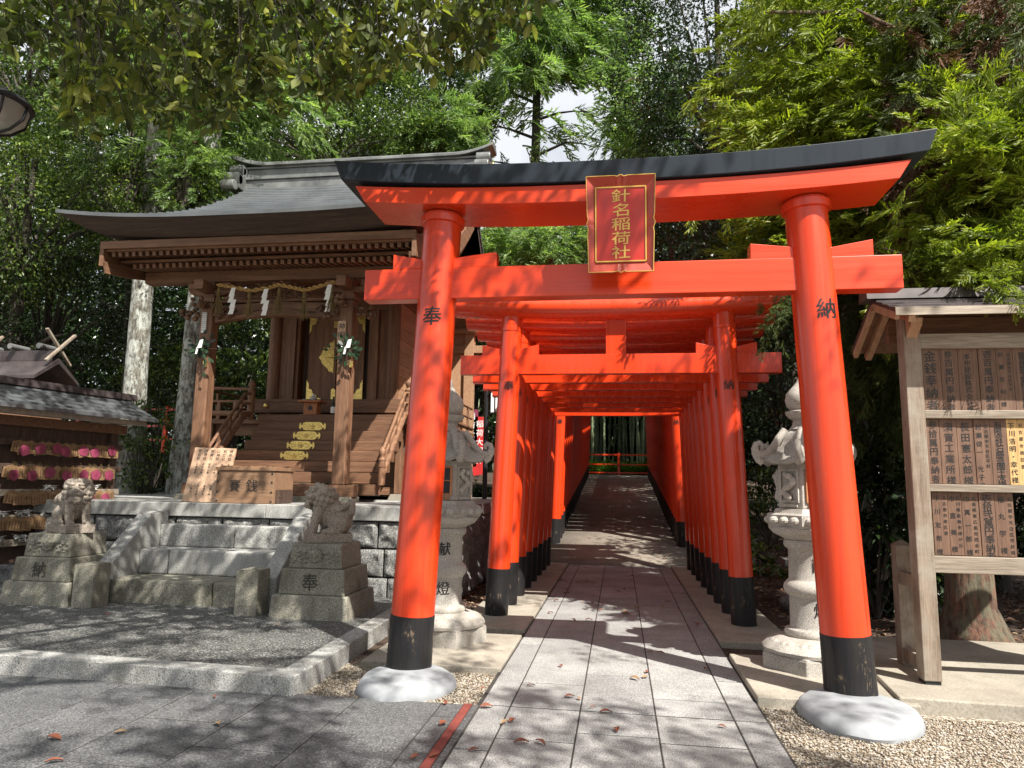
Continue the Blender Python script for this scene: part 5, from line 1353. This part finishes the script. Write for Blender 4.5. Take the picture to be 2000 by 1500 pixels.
LF_BB = m_leaf('bamboo_leaf', (.03, .05, .015), (.06, .09, .025), (.09, .12, .04), trans=.3)

def limb_tree(name, label, base, top, r0, r1, bark, crowns, group=None, limbs=(), cat='tree', lean=(0, 0)):
    t = thing(name, label, cat, base, group); m = MB(); rg = random.Random(int(abs(base[0]) * 100) + 3)
    b = Vector(base); e = Vector(top); pts = []
    for q in range(12):
        u = q / 11; p = b.lerp(e, u) + Vector((.07 * math.sin(u * 5 + b.x), .06 * math.cos(u * 4 + b.y), 0)) * (r0 * 3) * (u > 0)
        pts.append(p)
    rs = [r0 * (1.45 if q == 0 else 1.12 if q == 1 else 1) * (1 - q / 11) + r1 * q / 11 for q in range(12)]
    pts[0] = b - Vector((0, 0, .2)); m.tube(pts, rs, 20)
    for (u, dx, dy, dz, r_) in limbs:
        p = b.lerp(e, u); q = p + Vector((dx, dy, dz)); mid = p.lerp(q, .5) + Vector((rg.uniform(-.15, .15), rg.uniform(-.1, .1), rg.uniform(.05, .3)))
        m.tube([p, p.lerp(mid, .5), mid, mid.lerp(q, .5) + Vector((0, 0, .05)), q], [r_, r_ * .85, r_ * .65, r_ * .45, r_ * .2], 9)
    m.build('trunk', bark, t, smooth=True)
    for fn in crowns: fn(t)
    return t
def broad(center, radii, ncl, per, cr, ls, mat, seed, shell=.5, width=.5):
    def fn(t):
        rng = np.random.default_rng(seed); P_, D_, cc = clump_points(center, radii, ncl, per, cr, rng, shell)
        leaf_mesh('crown', P_, D_, rng.uniform(.7, 1.25, len(P_)) * ls, mat, t, width=width, rng=rng)
        m = MB(); c0 = Vector(center) - Vector((0, 0, radii[2] * .7))
        for c in cc[:: max(1, len(cc) // 26)]:
            c = Vector(c); m.tube([c0, c0.lerp(c, .5) + Vector((0, 0, .25)), c], [.05, .03, .008], 6)
        m.build('branches', BARK_D, t, smooth=True)
    return fn
def cedar(center, radii, n, sz, mat, seed, tpl=TPL, shell=.35, droop=-.25, branches=True):
    def fn(t):
        rng = np.random.default_rng(seed); d = unit(rng.normal(size=(n // 5, 3))); r = shell + (1 - shell) * rng.random(n // 5) ** .7
        cc = d * r[:, None] * np.array(radii) + np.array(center)
        C = np.repeat(cc, 5, 0) + rng.normal(size=(len(cc) * 5, 3)) * sz * .55
        D_ = C - np.array(center); D_[:, 2] *= .3; D_ = unit(D_) + rng.normal(size=D_.shape) * .5; D_[:, 2] += droop
        spray_mesh('crown', C, D_, rng.uniform(.7, 1.3, len(C)) * sz, mat, t, tpl, rng)
        if branches:
            m = MB(); c0 = Vector(center)
            for c in cc[:: max(1, len(cc) // 30)]:
                c = Vector(c); a = Vector((c0.x, c0.y, c.z + .1)); m.tube([a, a.lerp(c, .5) + Vector((0, 0, .1)), c], [.03, .02, .006], 6)
            m.build('branches', BARK_C, t, smooth=True)
    return fn
def A(px, py, Y): return tuple(at(px, py, Y))
def base_at(px, Y): q = at(px, 950, Y); return (q.x, Y, T(q.x, Y))
def clear_x(x): return x if abs(x) > 2.3 else (2.5 if x > -.3 else -2.5)

# two pale lichen covered trunks left of the shrine (crowns high above the frame)
for (pb, pt, Y, r0, lb) in (((248, 965), (290, 430), 12.3, .225, 'pale lichen covered cypress trunk farther left, beside the plaque rack roof'), ((357, 965), (398, 430), 12.3, .225, 'pale lichen covered cypress trunk touching the left porch post')):
    b = at(*pb, Y); e = at(*pt, Y); k = (13 - 1.1) / (e.z - b.z); top = (b.x + (e.x - b.x) * k * .6, Y, 13)
    limb_tree('cypress_tree', lb, (b.x, Y, 1.1), top, r0, .13, BARK_L,
              [cedar((top[0], Y, 10.5), (2.2, 2.0, 2.8), 500, .6, LF_CM, int(pb[0]), shell=.3), broad(A(pt[0] - 35, 360, Y - .5), (.45, .35, .7), 26, 90, .30, .075, LF_EV, int(pb[0]) + 1)], 'pale trunked cypresses behind the podium')
rg = random.Random(31)
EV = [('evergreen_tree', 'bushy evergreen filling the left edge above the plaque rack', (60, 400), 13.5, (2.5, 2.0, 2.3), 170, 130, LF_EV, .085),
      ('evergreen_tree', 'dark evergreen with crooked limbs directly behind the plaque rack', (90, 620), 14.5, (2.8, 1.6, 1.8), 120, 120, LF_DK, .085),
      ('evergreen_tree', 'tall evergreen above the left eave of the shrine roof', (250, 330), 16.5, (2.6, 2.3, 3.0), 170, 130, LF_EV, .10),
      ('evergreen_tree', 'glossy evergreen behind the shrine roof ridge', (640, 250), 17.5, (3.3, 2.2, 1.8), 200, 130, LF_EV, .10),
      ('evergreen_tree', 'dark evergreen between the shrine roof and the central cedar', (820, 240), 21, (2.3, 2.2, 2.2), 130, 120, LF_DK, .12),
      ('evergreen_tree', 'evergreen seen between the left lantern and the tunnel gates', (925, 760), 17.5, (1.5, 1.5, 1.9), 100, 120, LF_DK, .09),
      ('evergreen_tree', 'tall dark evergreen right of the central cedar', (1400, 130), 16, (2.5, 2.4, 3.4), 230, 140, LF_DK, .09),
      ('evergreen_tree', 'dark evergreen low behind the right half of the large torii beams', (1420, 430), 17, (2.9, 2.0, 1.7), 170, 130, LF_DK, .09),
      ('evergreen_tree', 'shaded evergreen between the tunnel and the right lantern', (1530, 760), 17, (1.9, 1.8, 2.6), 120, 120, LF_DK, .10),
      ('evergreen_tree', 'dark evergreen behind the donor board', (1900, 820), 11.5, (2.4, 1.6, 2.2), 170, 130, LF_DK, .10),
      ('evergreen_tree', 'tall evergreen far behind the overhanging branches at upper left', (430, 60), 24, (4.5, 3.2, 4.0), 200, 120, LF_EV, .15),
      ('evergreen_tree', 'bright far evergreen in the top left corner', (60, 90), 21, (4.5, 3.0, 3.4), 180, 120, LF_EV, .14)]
for i, (nm, lb, (px, py), Y, rad, ncl, per, mt, ls) in enumerate(EV):
    c = A(px, py, Y); bx_ = clear_x(c[0] + rg.uniform(-.5, .5)); b = (bx_, Y + .4, T(bx_, Y + .4))
    limbs = [(rg.uniform(.35, .8), rg.uniform(-1.8, 1.8), rg.uniform(-.8, .3), rg.uniform(.4, 1.6), .09) for _ in range(6)]
    limb_tree(nm, lb, b, (c[0], Y, c[2] + rad[2] * .5), .20, .06, BARK_D, [broad(c, rad, ncl, per, .48 + ls * 1.5, ls, mt, 100 + i)], 'evergreen trees around the shrine', limbs)
# shrubs
SHR = [('leafy shrub with bright leaves growing against the pale trunks', (285, 870), 12.0, (.75, .5, .85), 44, 60, LF_EV, .075),
       ('sunlit shrub seen left of the shrine hall under the rope', (455, 620), 16.0, (1.6, .8, .7), 60, 70, LF_EV, .10),
       ('sunlit shrub behind the left veranda rail', (450, 740), 15.2, (1.9, .8, .8), 110, 80, LF_EV, .095),
       ('shrub between the two pale trunks', (320, 740), 15.0, (1.2, .8, 1.0), 60, 70, LF_EV, .09),
       ('strappy dark shrub between the right lantern and the donor board', (1700, 960), 8.8, (.75, .7, .75), 60, 50, LF_DK, .17),
       ('strappy dark shrub low behind the support post of the donor board', (1740, 1130), 9.3, (.9, .7, .5), 50, 50, LF_DK, .17),
       ('low green shrub right of the tunnel in the shade', (1500, 960), 15, (1.1, 1.0, .5), 40, 60, LF_EV, .10)]
for i, (lb, (px, py), Y, rad, ncl, per, mt, ls) in enumerate(SHR):
    c = A(px, py, Y); t = thing('shrub', lb, 'shrub', (c[0], Y, T(c[0], Y)), 'shrubs around the shrine')
    rng = np.random.default_rng(300 + i); P_, D_, cc = clump_points(c, rad, ncl, per // 2, .22, rng, .3, .4)
    leaf_mesh('foliage', P_, D_ + np.array([0, -.2, .1]), rng.uniform(.7, 1.3, len(P_)) * ls, mt, t, width=.28 if ls > .15 else .48, six=True, rng=rng)
    m = MB(); b = Vector((c[0], Y, T(c[0], Y)))
    for q in cc[::5]: q = Vector(q); m.tube([b, b.lerp(q, .5) + Vector((0, 0, .15)), q], [.02, .012, .004], 5)
    m.build('stems', BARK_D, t)
# cedars
c = A(1030, 320, 22)
bz_ = base_at(1040, 22)
def c1crown(t):
    rng = np.random.default_rng(7); C = []; D_ = []
    for q in range(1700):
        px = rng.normal(1080, 85); py = rng.uniform(-160, 190) if rng.random() < .84 else rng.uniform(190, 300)
        if py > 150 and abs(px - 1080) < 95 and rng.random() < .88: continue
        if px < 925 or px > 1250: continue
        p = at(px, py, 22 + rng.normal() * 1.3); C.append(p[:]); D_.append((p.x - c[0] + rng.normal() * .8, rng.normal() * .8, -.5))
    spray_mesh('crown', np.array(C), np.array(D_), rng.uniform(.6, 1.2, len(C)), LF_CM, t, TPLD, rng)
limb_tree('cedar_tree', 'tall bright cedar with a bare lower trunk standing against the sky in the centre gap', (bz_[0], 22, bz_[2]), (c[0] + .2, 22, 19), .26, .08, BARK_D,
          [c1crown], 'cedar trees', [(.55 + .035 * k, (-1) ** k * (1.6 + .2 * (k % 3)), .3, .35 + .3 * (k % 2), .055) for k in range(13)])
CE = [('cedar with drooping green sprays behind the plaque between the torii beams', (1060, 490), 16.5, (1.5, 1.0, .9), 520, .5, LF_CM, TPLD),
      ('drooping cedar left of the sky gap above the shrine ridge', (860, 260), 18, (1.2, .8, .9), 300, .55, LF_CM, TPLD),
      ('slender cedar with feathery light sprays above the left roof slope', (385, 315), 12.0, (.5, .4, 1.1), 300, .32, LF_CM, TPL),
      ('drooping cedar right of the sky gap', (1255, 240), 19, (1.0, .9, 1.4), 260, .6, LF_CM, TPLD)]
for i, (lb, (px, py), Y, rad, n, sz, mt, tp) in enumerate(CE):
    cc_ = A(px, py, Y); bx_ = clear_x(cc_[0]) - (1.15 if i == 2 else 0); limb_tree('cedar_tree', lb, (bx_, Y + .1, T(bx_, Y)), (cc_[0] if i != 2 else bx_, Y + (.9 if i == 2 else 0), cc_[2] + rad[2]), .13 if i != 2 else .06, .03, BARK_C, [cedar(cc_, rad, n, sz, mt, 500 + i, tp, .2)], 'cedar trees')
# the near cedars on the right
def region(px0, px1, py0, py1, Y0, Y1, n, sz, mat, seed, tpl=TPL, dirx=-.6, dz=-.3, test=None):
    def fn(t):
        rng = np.random.default_rng(seed); C = []; D_ = []
        # boughs: lines of sprays
        for b in range(max(1, n // 14)):
            px = rng.uniform(px0, px1); py = rng.uniform(py0, py1)
            if test and not test(px, py): continue
            p = np.array(at(px, py, rng.uniform(Y0, Y1))); dr = unit(np.array([dirx + rng.normal() * .45, -.55 + rng.normal() * .4, dz + rng.normal() * .25]))
            L = sz * rng.uniform(2.0, 3.6)
            for q in range(14):
                u = q / 13; C.append(p + dr * L * (u - .5) + np.array([0, 0, -.22 * L * u * u]) + rng.normal(size=3) * sz * .22)
                D_.append(dr + np.array([rng.normal() * .65, rng.normal() * .5, rng.normal() * .35 - .15]))
        spray_mesh('crown', np.array(C), np.array(D_), rng.uniform(.65, 1.25, len(C)) * sz, mat, t, tpl, rng)
    return fn
tb = (3.40, 7.75)
t = thing('cedar_tree', 'big cedar with mossy reddish trunk behind the donor board and bright sprays above the torii', 'tree', (tb[0], tb[1], 0), 'cedar trees')
m = MB(); m.tube([(tb[0], tb[1], -.2), (tb[0], tb[1], .06), (tb[0] - .01, tb[1], .35), (tb[0], tb[1], 1.2), (tb[0] + .05, tb[1], 3), (tb[0] + .1, tb[1], 8), (tb[0] + .1, tb[1], 12)], [.46, .33, .22, .19, .15, .11, .08], 24)
rgn = random.Random(6)
for q in range(16):
    z = 3.3 + .42 * q; a = rgn.uniform(2.2, 4.6); L = rgn.uniform(1.2, 2.4); m.tube([(tb[0] + .06, tb[1], z), (tb[0] + L * .5 * math.cos(a), tb[1] + L * .5 * math.sin(a), z + .25), (tb[0] + L * math.cos(a), tb[1] + L * math.sin(a), z + .1)], [.045, .03, .01], 8)
m.build('trunk', BARK_C, t, smooth=True)
region(1440, 1830, -80, 470, 7.2, 9.2, 2300, .35, LF_CB, 1, dirx=-.8)(t)
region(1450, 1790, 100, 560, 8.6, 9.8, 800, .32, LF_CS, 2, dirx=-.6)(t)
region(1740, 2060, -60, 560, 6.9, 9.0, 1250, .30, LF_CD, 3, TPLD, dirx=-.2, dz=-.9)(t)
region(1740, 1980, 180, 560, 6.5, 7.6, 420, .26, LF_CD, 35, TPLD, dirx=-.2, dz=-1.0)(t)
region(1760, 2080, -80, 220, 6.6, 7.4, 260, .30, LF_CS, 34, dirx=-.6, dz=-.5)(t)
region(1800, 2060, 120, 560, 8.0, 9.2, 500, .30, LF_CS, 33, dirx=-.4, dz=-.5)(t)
t = thing('cedar_tree', 'nearest cedar whose bright sprays hang over the roof of the donor board', 'tree', (4.9, 6.6, 0), 'cedar trees')
m = MB(); m.tube([(4.9, 6.6, -.1), (4.9, 6.6, .4), (4.95, 6.6, 3), (5.0, 6.6, 7)], [.24, .15, .13, .07], 16)
for z, x, y, zz in ((3.2, 3.4, 6.0, 3.6), (4.0, 3.2, 6.4, 4.5), (2.7, 3.1, 5.6, 3.1), (4.8, 3.6, 6.3, 5.2)): m.tube([(4.93, 6.6, z), ((4.9 + x) / 2, (6.6 + y) / 2, zz + .2), (x, y, zz)], [.04, .028, .008], 8)
m.build('trunk', BARK_C, t, smooth=True)
region(1830, 2080, 170, 500, 5.9, 7.0, 760, .33, LF_CB, 4, dirx=-.5, dz=.1)(t)
region(1760, 2080, 400, 590, 6.1, 7.2, 420, .29, LF_CB, 5, dirx=-.5, dz=-.5)(t)
region(1900, 2030, 500, 570, 5.45, 5.7, 56, .17, LF_CB, 6, dirx=-.3, dz=-.9)(t)
t = thing('cedar_tree', 'shaded cedar with hanging boughs between the right pillar and the donor board', 'tree', (3.0, 9.6, 0), 'cedar trees')
m = MB(); m.tube([(3.0, 9.6, -.1), (3.0, 9.6, .5), (3.0, 9.6, 7)], [.22, .14, .07], 14); m.build('trunk', BARK_C, t, smooth=True)
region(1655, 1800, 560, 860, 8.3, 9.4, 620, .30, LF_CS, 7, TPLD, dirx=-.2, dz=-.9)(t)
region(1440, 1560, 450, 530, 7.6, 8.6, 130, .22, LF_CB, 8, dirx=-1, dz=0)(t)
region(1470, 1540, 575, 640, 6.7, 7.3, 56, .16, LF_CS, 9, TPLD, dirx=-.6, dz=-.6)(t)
# unseen trees added on the right to shade the forest floor and rear gates
OUTL = ['broad evergreen standing outside the frame right of the donor board', 'tall evergreen right of the big cedar, outside the frame', 'farther evergreen outside the frame on the right', 'evergreen beside the climbing tunnel, first behind the big cedar', 'evergreen beside the climbing tunnel, halfway up the slope', 'evergreen beside the upper end of the climbing tunnel', 'evergreen at the top of the slope right of the tunnel end', 'evergreen leaning over the last tunnel gates', 'evergreen shading the vermilion fence before the bamboo']
for i, (x, y, zc) in enumerate(((8.8, 7.2, 6.0), (6.4, 10.2, 6.5), (9.5, 10, 7), (6.0, 14, 7.5), (6.0, 18.5, 8), (6.0, 23, 8.5), (6.5, 27.5, 9.5), (4.2, 27.5, 10), (4.6, 32, 10.5))):
    limb_tree('evergreen_tree', OUTL[i], (x, y, 0), (x, y, zc + 1.5), .25, .08, BARK_D,
              [broad((x, y, zc), (2.4, 2.4, 2.2), 170, 110, .6, .14, LF_DK, 700 + i)], 'evergreen trees around the shrine')

# the tree whose branches hang into the top left (trunk stands behind the camera)
ot = thing('overhanging_tree', 'broadleaf tree whose olive leaved branches hang across the upper left', 'tree', (-2.8, -2.4, 0))
m = MB(); m.tube([(-2.8, -2.4, -.1), (-2.8, -2.4, .3), (-2.7, -2.2, 3), (-2.4, -1.6, 5), (-2.0, -.6, 6.6)], [.42, .28, .25, .21, .15], 20)
rg = random.Random(12)
bl = [(-2.7, -2.2, 3.4), (-2.4, -1.6, 5.0), (-2.0, -.6, 6.5)]
ends_ = [(-4.5, 3.8, 4.9), (-3.2, 4.6, 5.1), (-2.0, 4.6, 5.0), (-1.0, 4.2, 4.9), (-5.2, 2.6, 5.0), (2.5, 1.5, 7), (.8, 3.5, 7.2), (-4, 1, 7.5), (3.5, -.5, 7), (0, 1, 8)]
for i, e in enumerate(ends_):
    a = Vector(bl[1 + (i % 2)]); e = Vector(e); m.tube([a, a.lerp(e, .35) + Vector((0, 0, .5)), a.lerp(e, .7) + Vector((0, 0, .35)), e], [.09, .065, .04, .015], 10)
m.build('trunk', BARK_D, ot, smooth=True)
low = [(-80, 230), (0, 255), (50, 270), (100, 255), (150, 315), (200, 290), (300, 285), (400, 300), (440, 270), (480, 215), (520, 260), (560, 270), (600, 225), (650, 235), (700, 215), (750, 165), (800, 170), (850, 190), (900, 165), (950, 170), (985, 110), (1040, 95), (1085, 80), (1100, 20)]
def lowy(x):
    for (a, b), (c_, d_) in zip(low, low[1:]):
        if a <= x <= c_: return b + (d_ - b) * (x - a) / (c_ - a)
    return 0
rng = np.random.default_rng(77); C = []; D_ = []; Sz = []; tw = MB(); n_wh = 0
while n_wh < 1050:
    px = rng.uniform(-80, 1090); py = rng.uniform(-120, 320)
    ly = lowy(px) - 28
    if py > ly: continue
    if px > 960 and rng.random() < .3: continue
    if px < 120 and py > 110: continue
    Y = rng.uniform(3.7, 5.6); p = np.array(at(px, py, Y)); n_wh += 1
    if p[2] > 6.5: continue
    ax_ = unit(np.array([rng.normal() * .6, rng.uniform(-.2, .7), -.75 + rng.normal() * .3])); L = rng.uniform(.16, .34)
    st0 = p - ax_ * L; tw.tube([Vector(st0 - ax_ * .10 + np.array([rng.normal() * .06, -.05, .10])), Vector(st0), Vector(p)], [.004, .003, .0015], 4, cap=False)
    k = int(rng.integers(6, 11))
    for q in range(k):
        u = rng.uniform(.15, 1); c0 = p - ax_ * L * (1 - u); d = unit(ax_ * .45 + rng.normal(size=3) * .85 + np.array([0, 0, -.30])); C.append(c0); D_.append(d); Sz.append(rng.uniform(.075, .125))
tw.build('twigs', BARK_D, ot)
leaf_mesh('hanging_leaves', np.array(C), np.array(D_), np.array(Sz), LF_OV, ot, width=.44, fold=.10, six=True, up=1.1, rng=rng)
# unseen upper crown, leaf density shaped to cast the shade and sun patches
def dens(x, y):
    if -.6 < x < 2.35 and 2.3 < y < 4.1: return .93
    if x > 3.0 and .75 < y < 3.7: return .07
    if x > 5.3: return .15
    if y > 3.9 and x > 1.2: return .30
    if y <= .75: return .90
    if x > .6 and y < 3.0: return .72
    if x > 2.3: return .1
    return .95
C = []; 
for gx in np.arange(-6, 7, .5):
    for gy in np.arange(-2, 6.4, .5):
        lam = -math.log(1 - dens(gx + .25, gy + .25)) / .33 * .25
        for _ in range(rng.poisson(lam)):
            x = gx + rng.uniform(0, .5); y = gy + rng.uniform(0, .5); z = rng.uniform(6.6, 8.4)
            x += SUN.x / SUN.z * (z - 7); y += SUN.y / SUN.z * (z - 7)
            k = 46; o_ = unit(rng.normal(size=(k, 3))) * rng.random((k, 1)) ** .5 * rng.uniform(.22, .46); o_[:, 2] *= .5; C.append(o_ + np.array([x, y, z]))
C = np.concatenate(C); leaf_mesh('upper_crown', C, rng.normal(size=C.shape) + np.array([0, 0, -.4]), rng.uniform(.09, .14, len(C)), LF_OV, ot, rng=rng)

# far woods reading as one mass
rng = np.random.default_rng(5); C = []
for q in range(5200):
    x = rng.uniform(-34, 30); y = rng.uniform(33, 42) if abs(x) < 9 else rng.uniform(24, 38); z = rng.uniform(.5, 27) * rng.random() ** .25
    sx, sy = None, None
    v = CM.transposed() @ Vector((x, y, z - EYE)); px = 1000 + FPX * v.x / -v.z; py = 750 - FPX * v.y / -v.z
    if 905 < px < 1300 and py < 350: continue
    if 1000 < px < 1400 and py > 800: continue
    k = 26; o_ = unit(rng.normal(size=(k, 3))) * rng.random((k, 1)) ** .5 * rng.uniform(.9, 1.9); o_[:, 2] *= .55; C.append(o_ + np.array([x, y, z]))
C = np.concatenate(C); o = leaf_mesh('woods', C, rng.normal(size=C.shape) + np.array([0, 0, -.3]), rng.uniform(.32, .58, len(C)), LF_DK, None, rng=rng); o['kind'] = 'stuff'
C = []
for q in range(2600):
    x = rng.uniform(-26, 26) if q % 2 else rng.uniform(-6, 6); y = rng.uniform(48, 56); z = rng.uniform(1.0, 13)
    k = 26; o_ = unit(rng.normal(size=(k, 3))) * rng.random((k, 1)) ** .5 * 1.9; C.append(o_ + np.array([x, y, z]))
C = np.concatenate(C); o = leaf_mesh('far_woods', C, rng.normal(size=C.shape), rng.uniform(.5, .9, len(C)), LF_DK, None, rng=rng); o['kind'] = 'stuff'

C = []
for q in range(1500):
    x = rng.uniform(-24, -4.5); y = rng.uniform(18.5, 24); z = rng.uniform(1, 8.5); k = 34
    o_ = unit(rng.normal(size=(k, 3))) * rng.random((k, 1)) ** .5 * rng.uniform(.5, .9); o_[:, 2] *= .55; C.append(o_ + np.array([x, y, z]))
C = np.concatenate(C); o = leaf_mesh('thicket_foliage', C, rng.normal(size=C.shape) + np.array([0, 0, -.3]), rng.uniform(.13, .22, len(C)), LF_DK, None, rng=rng); o['kind'] = 'stuff'
# bamboo grove
BMB = m_plain('bamboo_culm', (.22, .27, .15), .45, var=.5, scale=1.2)
def culm(h, r, seed):
    m = MB(); rg = random.Random(seed); bend = rg.uniform(-.5, .5); prof_p = []; prof_r = []; z = 0
    while z < h:
        s = rg.uniform(.32, .42); u = z / h; x = bend * u * u; rr = r * (1 - .45 * u)
        prof_p += [(x, 0, z), (x, 0, z + .02), (x, 0, z + .04), (x, 0, z + s - .01)]; prof_r += [rr, rr * 1.12, rr * .97, rr]; z += s
    m.tube(prof_p, prof_r, 8); return m
protos = []
rg = random.Random(44)
for k in range(4):
    o = culm(13 + k, .05 + .008 * (k % 2), k).build('bamboo', BMB, None, smooth=True); protos.append(o)
n = 0; used_b = set()
while n < 110:
    y = rg.uniform(33.5, 44); 
    px = rg.uniform(1110, 1290) if n < 48 else rg.uniform(900, 1760)
    q = at(px, 900, y); k = n % 4
    if k not in used_b: o = protos[k]; used_b.add(k)
    else: o = protos[k].copy(); S.collection.objects.link(o)
    o.location = (q.x, y, T(q.x, y) - .05); o.rotation_euler = (R(rg.uniform(-2, 2)), R(rg.uniform(-4, 4)), rg.uniform(0, 6.28)); n += 1
    tag(o, 'tall slender bamboo culm in the grove beyond the tunnel fence', 'bamboo', 'bamboo culms behind the tunnel')
C = []
for q in range(420):
    x = rng.uniform(-10, 14); y = rng.uniform(36, 46); z = rng.uniform(6.5, 15); k = 30
    v = CM.transposed() @ Vector((x, y, z - EYE)); px = 1000 + FPX * v.x / -v.z; py = 750 - FPX * v.y / -v.z
    if py < 345 and 925 < px < 1290: continue
    C.append(rng.normal(size=(k, 3)) * .8 + np.array([x, y, z]))
C = np.concatenate(C); o = leaf_mesh('bamboo_foliage', C, rng.normal(size=C.shape) * .5 + np.array([0, 0, -1]), rng.uniform(.2, .34, len(C)), LF_BB, None, width=.2, rng=rng); o['kind'] = 'stuff'
# ferns and low ground cover
def cover(name, x0, x1, y0, y1, n, sz, mat, seed, h=.25, ok=None):
    rng = np.random.default_rng(seed); C = []; D_ = []
    for q in range(n):
        x = rng.uniform(x0, x1); y = rng.uniform(y0, y1)
        if ok and not ok(x, y): continue
        b = np.array([x, y, T(x, y)]); a0 = rng.uniform(0, 6.28)
        for f in range(7):
            a = a0 + f * .9; d = np.array([math.cos(a), math.sin(a), rng.uniform(.5, 1.2)]); C.append(b); D_.append(d)
    C = np.array(C); D_ = np.array(D_)
    o = spray_mesh(name, C, D_, rng.uniform(.6, 1.2, len(C)) * sz, mat, None, TPL[3:], rng) if name == 'ferns' else leaf_mesh(name, C, D_, rng.uniform(.6, 1.2, len(C)) * sz, mat, None, width=.3, rng=rng)
    o['kind'] = 'stuff'
cover('ferns', -3.5, 3.5, 31.8, 38, 300, .75, LF_FERN, 3)
cover('ground_plants', 1.9, 6, 12, 20, 500, .22, LF_EV, 4, ok=lambda x, y: mnoise.noise(Vector((x * .7, y * .5, 3))) > -.05)
cover('ground_cover', -12, -6.8, 12.6, 18, 500, .20, LF_DK, 6)
cover('bank_plants', -6.5, -2.0, 14.8, 24, 700, .30, LF_DK, 8)
# dry leaf litter on the shaded soil
def m_litter():
    m, n, l, b = mat_new('dry_leaf'); g = n.new('ShaderNodeNewGeometry')
    r = ramp(n, l, g.outputs['Random Per Island'], [(0, (.05, .022, .012)), (.5, (.16, .075, .04)), (.8, (.30, .17, .10)), (1, (.36, .27, .16))])
    l.new(r.outputs[0], b.inputs['Base Color']); b.inputs['Roughness'].default_value = .75; return m
LIT = m_litter()
rng = np.random.default_rng(9); n = 5200
X = rng.uniform(1.7, 6.5, n); Y_ = rng.uniform(6.6, 16, n); C = np.array([(x, y, T(x, y) + .012) for x, y in zip(X, Y_)])
D2 = rng.normal(size=C.shape) * np.array([1, 1, .15]); o = leaf_mesh('leaf_litter', C, D2, rng.uniform(.04, .08, n), LIT, None, rng=rng, six=True); o['kind'] = 'stuff'
n = 900; X = rng.uniform(-2.0, -1.55, n); Y_ = rng.uniform(7.0, 13, n); C = np.array([(x, y, .012) for x, y in zip(X, Y_)])
o = leaf_mesh('leaf_litter', C, rng.normal(size=C.shape) * np.array([1, 1, .15]), rng.uniform(.04, .07, n), LIT, None, rng=rng, six=True); o['kind'] = 'stuff'
# single fallen leaves on the paving
rg = random.Random(99)
def fallen(seed):
    rg_ = random.Random(seed); m = MB(); L = .085; W = .019; n = 6; vs = []; 
    for q in range(n + 1):
        u = q / n; w_ = W * math.sin(math.pi * min(.98, max(.03, u)) ** .9); z = .012 * math.sin(u * 3) + .004
        vs += [(L * (u - .5), -w_, z + .007), (L * (u - .5), 0, z), (L * (u - .5), w_, z + .008)]
    fs = []
    for q in range(n): a = q * 3; fs += [(a, a + 1, a + 4, a + 3), (a + 1, a + 2, a + 5, a + 4)]
    m.add(vs, fs); return m
LIT1 = m_plain('red_brown_dry_leaf', (.23, .07, .035), .6, var=.3); LIT2 = m_plain('tan_dry_leaf', (.36, .23, .12), .6, var=.3)
fl = [fallen(1).build('fallen_leaf', LIT1, None, smooth=True), fallen(2).build('fallen_leaf', LIT2, None, smooth=True)]
spots = [(1205, 1428), (1018, 1452), (925, 1467), (985, 1413), (1000, 1409), (1183, 1393), (1240, 1327), (1410, 1420), (1112, 1362), (1158, 1383), (850, 1478), (810, 1480), (865, 1415), (420, 1362), (425, 1416), (235, 1432), (105, 1444), (105, 1490), (950, 1382), (1130, 1366), (1055, 1453), (1120, 1212), (1150, 1212), (1270, 1275), (1222, 1200), (1290, 1276), (1360, 1220), (1380, 1308), (540, 1248), (205, 1227), (1075, 1198), (1260, 1324), (1264, 1314), (1095, 1302), (945, 1340), (1037, 1340), (870, 1374), (910, 1305)]
while len(spots) < 120: 
    px = rg.uniform(1050, 1330); py = rg.uniform(1010, 1200); spots.append((px, py))
first = [True, True]; nn = 0
for i, (px, py) in enumerate(spots):
    q = atz(px, py, .03)
    if q.y > 12.6: q = at(px, py, q.y); 
    zz = .030
    if px < 600 and py < 1300: zz = TZ
    elif abs(q.x) > .93 and q.y > 4.8: zz = .012
    if q.y > 13: 
        qy = 13 + (q.y - 13) * .35; d = ray(px, py); sc_ = qy / d.y; q = Vector((d.x * sc_, qy, 0)); zz = G(qy) + .038
    if q.y > 22: continue
    k = 0 if rg.random() < .65 else 1
    o = fl[k] if first[k] else fl[k].copy()
    if not first[k]: S.collection.objects.link(o)
    first[k] = False
    o.location = (q.x, q.y, zz); o.rotation_euler = (R(rg.uniform(-12, 12)), R(rg.uniform(-8, 8)), rg.uniform(0, 6.28)); s_ = rg.uniform(.6, 1.05); o.scale = (s_, s_ * rg.uniform(.8, 1.4), s_)
    tag(o, ('reddish brown' if k == 0 else 'tan') + ' dry leaf fallen on the stone paving', 'fallen leaf', 'fallen leaves on the paving')
